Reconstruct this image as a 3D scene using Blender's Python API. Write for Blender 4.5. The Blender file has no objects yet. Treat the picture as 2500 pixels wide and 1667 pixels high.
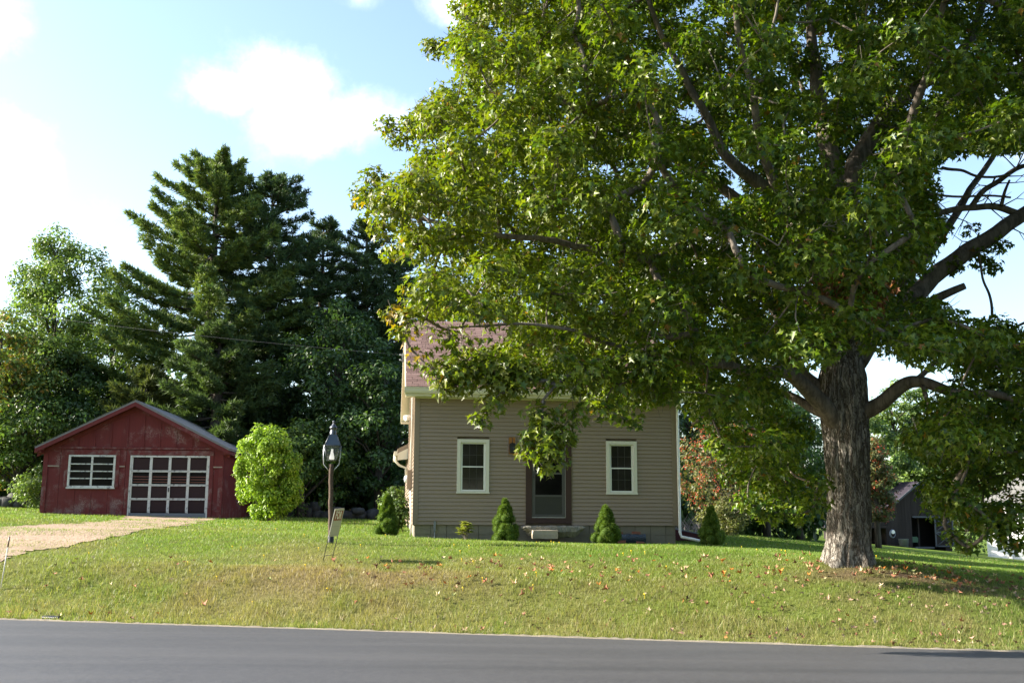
import bpy, math, random
import numpy as np
from mathutils import Vector, Matrix, noise as mnoise

S = bpy.context.scene
COL = S.collection
R = math.radians
rng = np.random.default_rng(7)
random.seed(7)

# ------------------------------------------------------------------ camera, world, sun, exposure
F = 2525.0
EYE = Vector((0, 0, 1.6))
PITCH, ROLL = R(9.56), R(0.28)
CAM_R = (Matrix.Rotation(math.pi / 2 + PITCH, 3, 'X') @ Matrix.Rotation(ROLL, 3, 'Z'))
cam_d = bpy.data.cameras.new('camera')
cam_d.sensor_width = 36.0
cam_d.lens = 36.0 * F / 2500.0
cam_d.clip_end = 2000
cam = bpy.data.objects.new('camera', cam_d)
cam.matrix_world = Matrix.Translation(EYE) @ CAM_R.to_4x4()
COL.objects.link(cam)
S.camera = cam

SUN_EL = R(27)
SUN_DIR = Vector((-0.995 * math.cos(SUN_EL), 0.10 * math.cos(SUN_EL), math.sin(SUN_EL)))  # towards the sun
S.view_settings.view_transform = 'Standard'
S.view_settings.look = 'None'
S.view_settings.gamma = 1
S.view_settings.use_curve_mapping = False
S.view_settings.exposure = 1.88
S.render.engine = 'CYCLES'
S.cycles.max_bounces = 7
S.cycles.diffuse_bounces = 3
S.cycles.glossy_bounces = 3
S.cycles.transmission_bounces = 5
S.cycles.transparent_max_bounces = 6
S.cycles.use_denoising = True

sl = bpy.data.lights.new('sun', 'SUN')
sl.energy = 5.0
sl.angle = R(0.5)
sl.color = (1.0, 0.93, 0.80)
so = bpy.data.objects.new('sun', sl)
so.rotation_euler = SUN_DIR.to_track_quat('Z', 'Y').to_euler()
so.location = (0, 0, 40)
COL.objects.link(so)


def ray(px, py):
    d = CAM_R @ Vector(((px - 1250) / F, (833.5 - py) / F, -1))
    return d


def at(px, py, Y):
    d = ray(px, py)
    return EYE + d * (Y / d.y)


class NT:
    """small helper to write node trees"""
    def __init__(s, tree):
        s.t = tree
        s.t.nodes.clear()

    def n(s, typ, **kw):
        nd = s.t.nodes.new(typ)
        for k, v in kw.items():
            if k == 'ins':
                for kk, vv in v.items():
                    s.put(nd.inputs[kk], vv)
            else:
                setattr(nd, k, v)
        return nd

    def put(s, sock, v):
        if isinstance(v, bpy.types.NodeSocket):
            s.t.links.new(v, sock)
        else:
            if sock.type == 'RGBA' and len(v) == 3:
                v = (*v, 1)
            sock.default_value = v

    def math(s, op, a, b=0.0, c=None, clamp=False):
        nd = s.n('ShaderNodeMath', operation=op, use_clamp=clamp)
        s.put(nd.inputs[0], a)
        s.put(nd.inputs[1], b)
        if c is not None:
            s.put(nd.inputs[2], c)
        return nd.outputs[0]

    def vmath(s, op, a, b=(0, 0, 0), out=0):
        nd = s.n('ShaderNodeVectorMath', operation=op)
        s.put(nd.inputs[0], a)
        if len(nd.inputs) > 1:
            s.put(nd.inputs[1], b)
        return nd.outputs[out]

    def noise(s, vec, scale, detail=4, rough=0.55, out='Fac', dist=0.0):
        nd = s.n('ShaderNodeTexNoise')
        if vec is not None:
            s.put(nd.inputs['Vector'], vec)
        nd.inputs['Scale'].default_value = scale
        nd.inputs['Detail'].default_value = detail
        nd.inputs['Roughness'].default_value = rough
        nd.inputs['Distortion'].default_value = dist
        return nd.outputs[out]

    def ramp(s, fac, stops, interp='LINEAR'):
        nd = s.n('ShaderNodeValToRGB')
        nd.color_ramp.interpolation = interp
        el = nd.color_ramp.elements
        while len(el) < len(stops):
            el.new(0.5)
        for e, (p, c) in zip(el, stops):
            e.position = p
            e.color = (*c, 1) if len(c) == 3 else c
        s.put(nd.inputs[0], fac)
        return nd.outputs[0]

    def mix(s, fac, a, b, mode='MIX'):
        nd = s.n('ShaderNodeMix', data_type='RGBA', blend_type=mode)
        s.put(nd.inputs[0], fac)
        s.put(nd.inputs[6], a)
        s.put(nd.inputs[7], b)
        return nd.outputs[2]

    def smooth(s, v, lo, hi):
        nd = s.n('ShaderNodeMapRange', interpolation_type='SMOOTHSTEP')
        s.put(nd.inputs[0], v)
        nd.inputs[1].default_value = lo
        nd.inputs[2].default_value = hi
        return nd.outputs[0]

    def scalev(s, vec, sc):
        nd = s.n('ShaderNodeMapping')
        s.put(nd.inputs[0], vec)
        nd.inputs['Scale'].default_value = sc
        return nd.outputs[0]


world = bpy.data.worlds.new('World')
S.world = world
world.use_nodes = True
w = NT(world.node_tree)
sky = w.n('ShaderNodeTexSky', sky_type='NISHITA', sun_disc=False)
sky.sun_elevation = SUN_EL
sky.sun_rotation = math.atan2(SUN_DIR.x, SUN_DIR.y)
sky.air_density = 1.0
sky.dust_density = 1.3
sky.ozone_density = 1.2
dirv = w.n('ShaderNodeTexCoord').outputs['Generated']
fb = w.noise(dirv, 7.5, 9, 0.64)
fb2 = w.noise(dirv, 3.2, 5, 0.55)
mask = None
for (px, py, rx, rz, k) in [(690, 215, .078, .052, 1), (580, 225, .064, .032, .9), (880, 285, .064, .036, .9),
                            (740, 310, .084, .040, .9), (1120, 0, .050, .025, .8), (880, 0, .03, .014, .5),
                            (-10, 50, .035, .045, .8), (-40, 470, .06, .09, .6), (-500, 250, .16, .10, .9),
                            (1700, 640, .11, .05, .8), (60, 600, .08, .04, .4), (2900, 200, .14, .08, .9)]:
    d = ray(px, py).normalized()
    off = w.vmath('SUBTRACT', dirv, tuple(d))
    off = w.vmath('MULTIPLY', off, (1 / rx, 1 / rx, 1 / rz))
    ln = w.vmath('LENGTH', off, out=1)
    b = w.math('MULTIPLY', w.math('SUBTRACT', 1.0, ln), k)
    mask = b if mask is None else w.math('MAXIMUM', mask, b)
mask = w.math('MAXIMUM', mask, w.math('SUBTRACT', w.math('MULTIPLY', fb2, 2.2), 1.75))
m = w.math('ADD', mask, w.math('MULTIPLY', w.math('SUBTRACT', fb, 0.5), 2.1))
m = w.smooth(m, -0.05, 1.1)
shade = w.noise(dirv, 14.0, 6, 0.6)
ccol = w.mix(w.smooth(shade, 0.35, 0.65), (5.2, 5.5, 5.9), (8.4, 8.4, 8.3))
cl = w.mix(w.math('MULTIPLY', m, 0.9), sky.outputs[0], ccol)
bg = w.n('ShaderNodeBackground', ins={'Color': cl, 'Strength': 0.105})
out = w.n('ShaderNodeOutputWorld')
w.t.links.new(bg.outputs[0], out.inputs[0])


# ------------------------------------------------------------------ materials
def mat(name, fn):
    m_ = bpy.data.materials.new(name)
    m_.use_nodes = True
    g = NT(m_.node_tree)
    o = g.n('ShaderNodeOutputMaterial')
    sh = fn(g)
    g.t.links.new(sh, o.inputs[0])
    return m_


def principled(g, col, rough=0.6, spec=0.4, metal=0.0, bump=None, bs=0.3, bd=0.01, **kw):
    p = g.n('ShaderNodeBsdfPrincipled')
    g.put(p.inputs['Base Color'], col)
    g.put(p.inputs['Roughness'], rough)
    p.inputs['Specular IOR Level'].default_value = spec
    p.inputs['Metallic'].default_value = metal
    for k, v in kw.items():
        g.put(p.inputs[k], v)
    if bump is not None:
        b = g.n('ShaderNodeBump', ins={'Height': bump, 'Strength': bs, 'Distance': bd})
        g.t.links.new(b.outputs[0], p.inputs['Normal'])
    return p.outputs[0]


def simple(name, col, rough=0.6, spec=0.4, metal=0.0, var=0.12, scale=6.0, bs=0.15, stretch=(1, 1, 1), bd=0.004):
    def fn(g):
        v = g.scalev(g.n('ShaderNodeTexCoord').outputs['Object'], stretch)
        n1 = g.noise(v, scale, 6, 0.6)
        c = g.mix(n1, tuple(x * (1 - var) for x in col), tuple(min(1, x * (1 + var)) for x in col))
        rnd = g.n('ShaderNodeObjectInfo').outputs['Random']
        c = g.mix(g.math('MULTIPLY', rnd, var), c, tuple(x * 0.6 for x in col))
        n2 = g.noise(v, scale * 6, 4, 0.6)
        return principled(g, c, rough, spec, metal, n2, bs, bd)
    return mat(name, fn)


def leafmat(name, rough=0.45, trans=0.4, spec=0.35, ttint=(1.25, 1.35, 0.55)):
    """thin leaves: colour from the per-leaf attribute, part of the light passes through"""
    def fn(g):
        a = g.n('ShaderNodeAttribute', attribute_name='tint').outputs['Color']
        p = principled(g, a, rough, spec)
        t = g.n('ShaderNodeBsdfTranslucent')
        g.put(t.inputs[0], g.mix(1.0, a, ttint, 'MULTIPLY'))
        mx = g.n('ShaderNodeMixShader', ins={0: trans})
        g.t.links.new(p, mx.inputs[1])
        g.t.links.new(t.outputs[0], mx.inputs[2])
        return mx.outputs[0]
    return mat(name, fn)


def bark(name, c1, c2, scale=5.0, bs=0.8, bd=0.03):
    def fn(g):
        v = g.scalev(g.n('ShaderNodeTexCoord').outputs['Object'], (1, 1, 0.16))
        n1 = g.noise(v, scale * 2.2, 8, 0.65, dist=0.4)
        n2 = g.noise(g.n('ShaderNodeTexCoord').outputs['Object'], 1.3, 4, 0.6)
        c = g.mix(g.smooth(n1, 0.36, 0.66), c1, c2)
        c = g.mix(g.math('MULTIPLY', n2, 0.5), c, tuple(x * 0.7 for x in c2))
        return principled(g, c, 0.9, 0.15, 0, n1, bs, bd)
    return mat(name, fn)


M = {}
M['maple_leaf'] = leafmat('maple_leaf', 0.42, 0.36, 0.36, (1.5, 1.7, 0.45))
M['tree_leaf'] = leafmat('tree_leaf', 0.5, 0.35, 0.4)
M['needle'] = leafmat('needle', 0.55, 0.3, 0.3, (1.25, 1.3, 0.7))
M['grass'] = leafmat('grass_blade', 0.5, 0.38, 0.3, (1.2, 1.25, 0.6))
def f_bark(g):
    o_ = g.n('ShaderNodeTexCoord').outputs['Object']
    v = g.scalev(o_, (1, 1, 0.11))
    w1 = g.noise(o_, 2.2, 4, 0.6, out='Color')
    vv = g.vmath('ADD', v, g.vmath('MULTIPLY', g.vmath('SUBTRACT', w1, (.5, .5, .5)), (.22, .22, .10)))
    n1 = g.noise(vv, 12.0, 3, 0.5)
    n2 = g.noise(vv, 26.0, 4, 0.6)
    crack = g.math('ABSOLUTE', g.math('SUBTRACT', n1, 0.5))
    crack2 = g.math('ABSOLUTE', g.math('SUBTRACT', n2, 0.5))
    k = g.math('MINIMUM', g.smooth(crack, 0.0, 0.055), g.math('ADD', g.smooth(crack2, 0.0, 0.07), 0.35))
    n3 = g.noise(o_, 1.6, 5, 0.6)
    pl = g.mix(n3, (0.21, 0.19, 0.165), (0.37, 0.345, 0.31))
    pl = g.mix(g.math('MULTIPLY', g.noise(o_, 40, 4, 0.7), 0.35), pl, (0.12, 0.10, 0.075))
    c = g.mix(k, (0.085, 0.070, 0.056), pl)
    hgt = g.math('ADD', g.math('MULTIPLY', k, 1.0), g.math('MULTIPLY', n2, 0.35))
    return principled(g, c, 0.92, 0.12, 0, hgt, 1.0, 0.035)


M['maple_bark'] = mat('maple_bark', f_bark)
M['limb_bark'] = bark('limb_bark', (0.07, 0.058, 0.048), (0.2, 0.17, 0.14), 6, 0.5, 0.01)
M['dark_bark'] = bark('dark_bark', (0.03, 0.025, 0.02), (0.10, 0.085, 0.07), 4, 0.5, 0.02)
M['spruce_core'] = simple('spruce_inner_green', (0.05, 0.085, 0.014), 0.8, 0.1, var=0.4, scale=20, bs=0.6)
M['dead_twig'] = simple('dead_twig', (0.3, 0.25, 0.22), 0.9, 0.1)


def f_ground(g):
    a = g.n('ShaderNodeAttribute', attribute_name='tint').outputs['Color']
    v = g.n('ShaderNodeTexCoord').outputs['Object']
    n1 = g.noise(v, 3.0, 6, 0.65)
    n2 = g.noise(v, 30.0, 5, 0.7)
    c = g.mix(g.math('MULTIPLY', g.smooth(n1, 0.4, 0.75), 0.5), a, (0.11, 0.085, 0.04))
    c = g.mix(g.math('MULTIPLY', g.smooth(n2, 0.35, 0.7), 0.6), c, g.mix(0.35, c, (0.03, 0.028, 0.012)))
    return principled(g, c, 0.95, 0.05, 0, n2, 0.8, 0.05)


M['ground'] = mat('lawn_soil', f_ground)


def f_asphalt(g):
    v = g.n('ShaderNodeTexCoord').outputs['Object']
    fine = g.noise(v, 75, 5, 0.8)
    big = g.noise(g.scalev(v, (0.12, 1.3, 1)), 1.0, 5, 0.55)
    c = g.ramp(fine, [(0.2, (0.018, 0.018, 0.020)), (0.5, (0.038, 0.0375, 0.040)), (0.85, (0.11, 0.108, 0.108))])
    med = g.noise(v, 16, 5, 0.75)
    c = g.mix(g.math('MULTIPLY', g.smooth(med, 0.4, 0.7), 0.45), c, (0.085, 0.083, 0.083))
    c = g.mix(g.math('MULTIPLY', g.smooth(big, 0.35, 0.7), 0.4), c, (0.072, 0.07, 0.072))
    trk = g.noise(g.scalev(v, (0.03, 2.2, 1)), 1.0, 3, 0.5)
    c = g.mix(g.math('MULTIPLY', g.smooth(trk, 0.5, 0.7), 0.4), c, (0.03, 0.03, 0.032))
    sp = g.n('ShaderNodeTexVoronoi', ins={'Vector': v})
    sp.inputs['Scale'].default_value = 22
    dots = g.smooth(sp.outputs['Distance'], 0.055, 0.03)
    dots = g.math('MULTIPLY', dots, g.smooth(g.noise(v, 9, 2), 0.62, 0.66))
    c = g.mix(dots, c, (0.35, 0.34, 0.31))
    return principled(g, c, g.math('ADD', 0.52, g.math('MULTIPLY', big, 0.18)), 0.45, 0, fine, 0.5, 0.006)


M['asphalt'] = mat('fresh_asphalt', f_asphalt)


def f_gravel(g):
    v = g.n('ShaderNodeTexCoord').outputs['Object']
    vo = g.n('ShaderNodeTexVoronoi', ins={'Vector': v})
    vo.inputs['Scale'].default_value = 24
    n1 = g.noise(v, 0.9, 6, 0.65)
    c = g.mix(vo.outputs['Color'], (0.22, 0.155, 0.105), (0.40, 0.30, 0.215))
    c = g.mix(g.math('MULTIPLY', g.smooth(n1, 0.5, 0.72), 0.75), c, (0.17, 0.14, 0.075))
    return principled(g, c, 0.95, 0.1, 0, vo.outputs['Distance'], 0.7, 0.02)


M['gravel'] = mat('sandy_gravel', f_gravel)
M['sand'] = simple('shoulder_sand', (0.36, 0.31, 0.235), 0.95, 0.1, var=0.35, scale=30, bs=0.6)

M['siding'] = simple('tan_vinyl', (0.28, 0.218, 0.163), 0.55, 0.35, var=0.05, scale=3, bs=0.08, stretch=(0.3, 4, 14))
M['tan_trim'] = simple('tan_trim', (0.25, 0.195, 0.14), 0.5, 0.35, var=0.04)
M['cream'] = simple('cream_trim', (0.68, 0.64, 0.50), 0.5, 0.35, var=0.04)
M['white'] = simple('white_vinyl', (0.78, 0.77, 0.72), 0.45, 0.4, var=0.04)
M['window_trim'] = simple('window_trim', (0.66, 0.63, 0.52), 0.45, 0.35, var=0.04)


def f_glass(g):
    v = g.n('ShaderNodeTexCoord').outputs['Object']
    n = g.noise(v, 2.5, 3, 0.5)
    c = g.mix(n, (0.003, 0.003, 0.0035), (0.008, 0.0075, 0.007))
    return principled(g, c, 0.06, 0.08, 0, n, 0.02, 0.01)


M['glass'] = mat('dark_glass', f_glass)
M['house_glass'] = simple('grey_glass', (0.022, 0.020, 0.017), 0.08, 0.35, var=0.3, scale=2, bs=0.01)
M['dark'] = simple('dark_interior', (0.012, 0.011, 0.011), 0.9, 0.1)  # near-black colour standing in for the shade inside the buildings
M['muntin'] = simple('grille_grey', (0.055, 0.052, 0.045), 0.5, 0.3)
M['door_brown'] = simple('dark_brown_casing', (0.055, 0.030, 0.026), 0.45, 0.3, var=0.1)
M['storm'] = simple('storm_door_charcoal', (0.085, 0.082, 0.075), 0.45, 0.3, var=0.08)
M['door_panel'] = simple('storm_door_panel', (0.04, 0.04, 0.033), 0.5, 0.3, var=0.1)
M['alu'] = simple('aluminium', (0.45, 0.45, 0.44), 0.4, 0.5, 0.4)


def f_shingle(g):
    isl = g.n('ShaderNodeNewGeometry').outputs['Random Per Island']
    rnd = g.n('ShaderNodeObjectInfo').outputs['Random']
    r = g.math('FRACT', g.math('ADD', isl, rnd))
    v = g.n('ShaderNodeTexCoord').outputs['Object']
    n = g.noise(v, 160, 3, 0.7)
    c = g.ramp(r, [(0, (0.135, 0.082, 0.070)), (0.5, (0.205, 0.13, 0.112)), (1, (0.275, 0.18, 0.155))])
    c = g.mix(g.math('MULTIPLY', n, 0.5), c, (0.10, 0.06, 0.052))
    return principled(g, c, 0.9, 0.15, 0, n, 0.4, 0.004)


M['shingle'] = mat('red_brown_shingle', f_shingle)
M['concrete'] = simple('foundation_concrete', (0.24, 0.215, 0.17), 0.95, 0.1, var=0.2, scale=5, bs=0.5)
M['granite'] = simple('granite', (0.27, 0.255, 0.215), 0.9, 0.2, var=0.45, scale=14, bs=0.7, bd=0.012)
M['pale_stone'] = simple('pale_stone', (0.42, 0.36, 0.28), 0.9, 0.2, var=0.25, scale=8, bs=0.5, bd=0.01)
M['field_stone'] = simple('field_stone', (0.075, 0.073, 0.07), 0.95, 0.2, var=0.35, scale=4, bs=0.7, bd=0.02)
M['brick'] = simple('old_brick', (0.26, 0.11, 0.075), 0.95, 0.1, var=0.25, scale=9, bs=0.4)
M['tarp'] = simple('blue_plastic', (0.05, 0.075, 0.11), 0.25, 0.5, var=0.3, scale=5, bs=0.9, bd=0.05)
M['cedar'] = simple('orange_cedar', (0.40, 0.17, 0.045), 0.6, 0.25, var=0.3, scale=5, stretch=(6, 6, 0.7))
M['grey_wood'] = simple('grey_edge_wood', (0.26, 0.21, 0.17), 0.8, 0.2)
M['iron'] = simple('black_iron', (0.028, 0.028, 0.03), 0.45, 0.5, 0.3)
M['lamp_metal'] = simple('weathered_lamp_metal', (0.10, 0.11, 0.13), 0.38, 0.5, 0.6, var=0.2)
M['lamp_roof'] = simple('blue_grey_lamp_roof', (0.10, 0.125, 0.16), 0.35, 0.5, 0.5, var=0.2)
M['arm_metal'] = simple('galvanised_arm', (0.42, 0.44, 0.46), 0.4, 0.5, 0.6)
M['post_wood'] = simple('post_wood', (0.10, 0.072, 0.056), 0.85, 0.15, var=0.5, scale=5, stretch=(7, 7, 0.5), bs=0.6, bd=0.01)
M['bulb'] = mat('white_lamp_glass', lambda g: principled(g, (0.85, 0.85, 0.82), 0.2, 0.5, **{'Emission Color': (1.0, 0.95, 0.85, 1), 'Emission Strength': 0.25}))  # white lamp glass with a weak emission


def f_clear(g):
    gl = g.n('ShaderNodeBsdfGlossy')
    gl.inputs['Roughness'].default_value = 0.05
    tr = g.n('ShaderNodeBsdfTransparent', ins={'Color': (0.82, 0.85, 0.86)})
    fr = g.n('ShaderNodeFresnel')
    fr.inputs[0].default_value = 1.5
    df = g.n('ShaderNodeBsdfDiffuse', ins={'Color': (0.5, 0.52, 0.55)})
    m0 = g.n('ShaderNodeMixShader', ins={0: 0.10})
    g.t.links.new(tr.outputs[0], m0.inputs[1])
    g.t.links.new(df.outputs[0], m0.inputs[2])
    mx = g.n('ShaderNodeMixShader', ins={0: fr.outputs[0]})
    g.t.links.new(m0.outputs[0], mx.inputs[1])
    g.t.links.new(gl.outputs[0], mx.inputs[2])
    return mx.outputs[0]


M['clear'] = mat('dusty_clear_glass', f_clear)


def f_red(g):
    v = g.n('ShaderNodeTexCoord').outputs['Object']
    rnd = g.n('ShaderNodeObjectInfo').outputs['Random']
    vz = g.scalev(v, (5, 5, 0.8))
    n1 = g.noise(vz, 2.4, 7, 0.7)
    n2 = g.noise(v, 1.3, 5, 0.6)
    n3 = g.noise(v, 26, 5, 0.75)
    c = g.mix(n1, (0.072, 0.012, 0.012), (0.155, 0.023, 0.022))
    c = g.mix(g.math('MULTIPLY', rnd, 0.4), c, (0.10, 0.02, 0.02))
    wear = g.math('MULTIPLY', g.smooth(n2, 0.52, 0.68), g.smooth(n3, 0.40, 0.60))
    c = g.mix(g.math('MULTIPLY', wear, 0.6), c, (0.27, 0.21, 0.20))
    sep = g.n('ShaderNodeSeparateXYZ', ins={0: v})
    low = g.math('MULTIPLY', g.smooth(sep.outputs[2], 0.75, 0.1), g.smooth(g.noise(v, 3.5, 6, 0.7), 0.45, 0.62))
    c = g.mix(g.math('MULTIPLY', low, 0.35), c, (0.2, 0.16, 0.15))
    return principled(g, c, 0.75, 0.25, 0, n1, 0.4, 0.006)


M['red'] = mat('worn_red_paint', f_red)


def f_oldwhite(g):
    v = g.n('ShaderNodeTexCoord').outputs['Object']
    n = g.noise(v, 9, 7, 0.7)
    c = g.mix(g.smooth(n, 0.5, 0.68), (0.50, 0.485, 0.46), (0.17, 0.155, 0.145))
    return principled(g, c, 0.6, 0.3, 0, n, 0.3, 0.004)


M['old_white'] = mat('peeling_white_paint', f_oldwhite)
M['door_fill'] = simple('plum_painted_board', (0.034, 0.020, 0.021), 0.8, 0.12, var=0.12)
M['red_slat'] = simple('red_brown_slat', (0.17, 0.07, 0.055), 0.7, 0.2)
M['grey_roof'] = simple('grey_shingles', (0.22, 0.215, 0.21), 0.9, 0.15, var=0.25, scale=8, bs=0.6)
M['grey_paint'] = simple('grey_paint', (0.16, 0.165, 0.18), 0.7, 0.2, var=0.2)
M['barn_wood'] = simple('barn_wood', (0.036, 0.029, 0.028), 0.9, 0.15, var=0.55, scale=2, stretch=(4, 4, 0.4))
M['barn_roof'] = simple('barn_roof', (0.026, 0.021, 0.03), 0.7, 0.25, var=0.3, scale=3)
M['weathered'] = simple('weathered_grey_wood', (0.09, 0.095, 0.105), 0.85, 0.2, var=0.3)
M['clap_white'] = simple('white_clapboard', (0.80, 0.79, 0.75), 0.6, 0.3, var=0.05)
M['clap_cream'] = simple('cream_clapboard', (0.55, 0.50, 0.36), 0.6, 0.3, var=0.05)
M['sign_white'] = simple('sign_plastic', (0.46, 0.44, 0.35), 0.5, 0.3, var=0.05)
M['sign_maroon'] = simple('sign_maroon', (0.26, 0.055, 0.03), 0.5, 0.3, var=0.05)
M['sign_text'] = simple('sign_ink', (0.75, 0.70, 0.6), 0.5, 0.3, var=0.03)
M['sign_grey'] = simple('sign_grey_ink', (0.36, 0.33, 0.28), 0.5, 0.3, var=0.03)
M['fibre'] = simple('pale_fibreglass', (0.55, 0.53, 0.48), 0.5, 0.4)
M['reflector'] = simple('brown_reflector', (0.18, 0.11, 0.085), 0.4, 0.4)
M['blackplastic'] = simple('black_plastic', (0.02, 0.021, 0.025), 0.4, 0.4)
M['grey_pipe'] = simple('grey_pipe', (0.2, 0.21, 0.22), 0.5, 0.4)
M['meter'] = simple('meter_glass', (0.7, 0.72, 0.74), 0.15, 0.6)
M['tin'] = simple('tin', (0.2, 0.22, 0.24), 0.45, 0.5, 0.5, var=0.2)
M['green_paint'] = simple('green_paint', (0.02, 0.09, 0.05), 0.4, 0.4)
M['yellow_paint'] = simple('yellow_paint', (0.45, 0.36, 0.08), 0.4, 0.4)
M['berry'] = simple('red_berry', (0.55, 0.07, 0.035), 0.35, 0.4, var=0.3)
M['flower'] = simple('yellow_petals', (0.8, 0.55, 0.03), 0.6, 0.2)
M['maroon_board'] = simple('maroon_board', (0.07, 0.02, 0.025), 0.7, 0.2)
M['blue_grey'] = simple('blue_grey_paint', (0.22, 0.24, 0.29), 0.6, 0.3)


FALL_COL = [('rust red', (0.33, 0.14, 0.09)), ('pinkish tan', (0.48, 0.29, 0.21)), ('pale straw', (0.54, 0.41, 0.27)), ('dark brown', (0.16, 0.085, 0.05)), ('orange', (0.46, 0.17, 0.05)), ('yellow green', (0.36, 0.33, 0.15))]
for k_, (nm_, c_) in enumerate(FALL_COL):
    c_ = tuple(x * .72 for x in c_)
    M['fallen%d' % k_] = simple('dry_leaf_' + nm_.replace(' ', '_'), c_, 0.7, 0.2, var=0.25, scale=3)


def f_fallen(g):
    rnd = g.n('ShaderNodeObjectInfo').outputs['Random']
    isl = g.n('ShaderNodeNewGeometry').outputs['Random Per Island']
    r = g.math('FRACT', g.math('ADD', rnd, g.math('MULTIPLY', isl, 3.7)))
    c = g.ramp(r, [(0.0, (0.32, 0.13, 0.075)), (0.22, (0.45, 0.21, 0.13)), (0.42, (0.50, 0.32, 0.19)), (0.6, (0.16, 0.085, 0.05)),
                   (0.75, (0.52, 0.17, 0.03)), (0.85, (0.55, 0.45, 0.25)), (0.95, (0.30, 0.33, 0.13))], 'CONSTANT')
    return principled(g, c, 0.7, 0.2)


M['fallen'] = mat('dry_leaf', f_fallen)


# ------------------------------------------------------------------ mesh helpers
def tag(o, label=None, cat=None, group=None, kind=None):
    for k, v in (('label', label), ('category', cat), ('group', group), ('kind', kind)):
        if v:
            o[k] = v
    return o


def empty(name, loc, rz=0.0, label=None, cat=None, group=None):
    o = bpy.data.objects.new(name, None)
    o.location = loc
    o.rotation_euler = (0, 0, rz)
    o.empty_display_size = 0.3
    COL.objects.link(o)
    return tag(o, label, cat, group)


def link(name, me, parent=None, loc=None, rot=None):
    o = bpy.data.objects.new(name, me)
    if loc is not None:
        o.location = loc
    if rot is not None:
        o.rotation_euler = rot
    if parent is not None:
        o.parent = parent
    COL.objects.link(o)
    return o


def npmesh(name, V, T, material, tint=None, smooth=False):
    """triangle (or quad) mesh straight from arrays; tint = colour per vertex"""
    V = np.ascontiguousarray(V, np.float32)
    T = np.ascontiguousarray(T, np.int32)
    k = T.shape[1]
    me = bpy.data.meshes.new(name)
    me.vertices.add(len(V))
    me.vertices.foreach_set('co', V.ravel())
    me.loops.add(T.size)
    me.loops.foreach_set('vertex_index', T.ravel())
    me.polygons.add(len(T))
    me.polygons.foreach_set('loop_start', np.arange(0, T.size, k, dtype=np.int32))
    me.polygons.foreach_set('loop_total', np.full(len(T), k, np.int32))
    if smooth:
        me.polygons.foreach_set('use_smooth', np.ones(len(T), bool))
    if tint is not None:
        a = me.attributes.new('tint', 'FLOAT_COLOR', 'POINT')
        c = np.ones((len(V), 4), np.float32)
        c[:, :3] = tint
        a.data.foreach_set('color', c.ravel())
    me.update(calc_edges=True)
    me.validate()
    me.materials.append(material)
    return me


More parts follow.
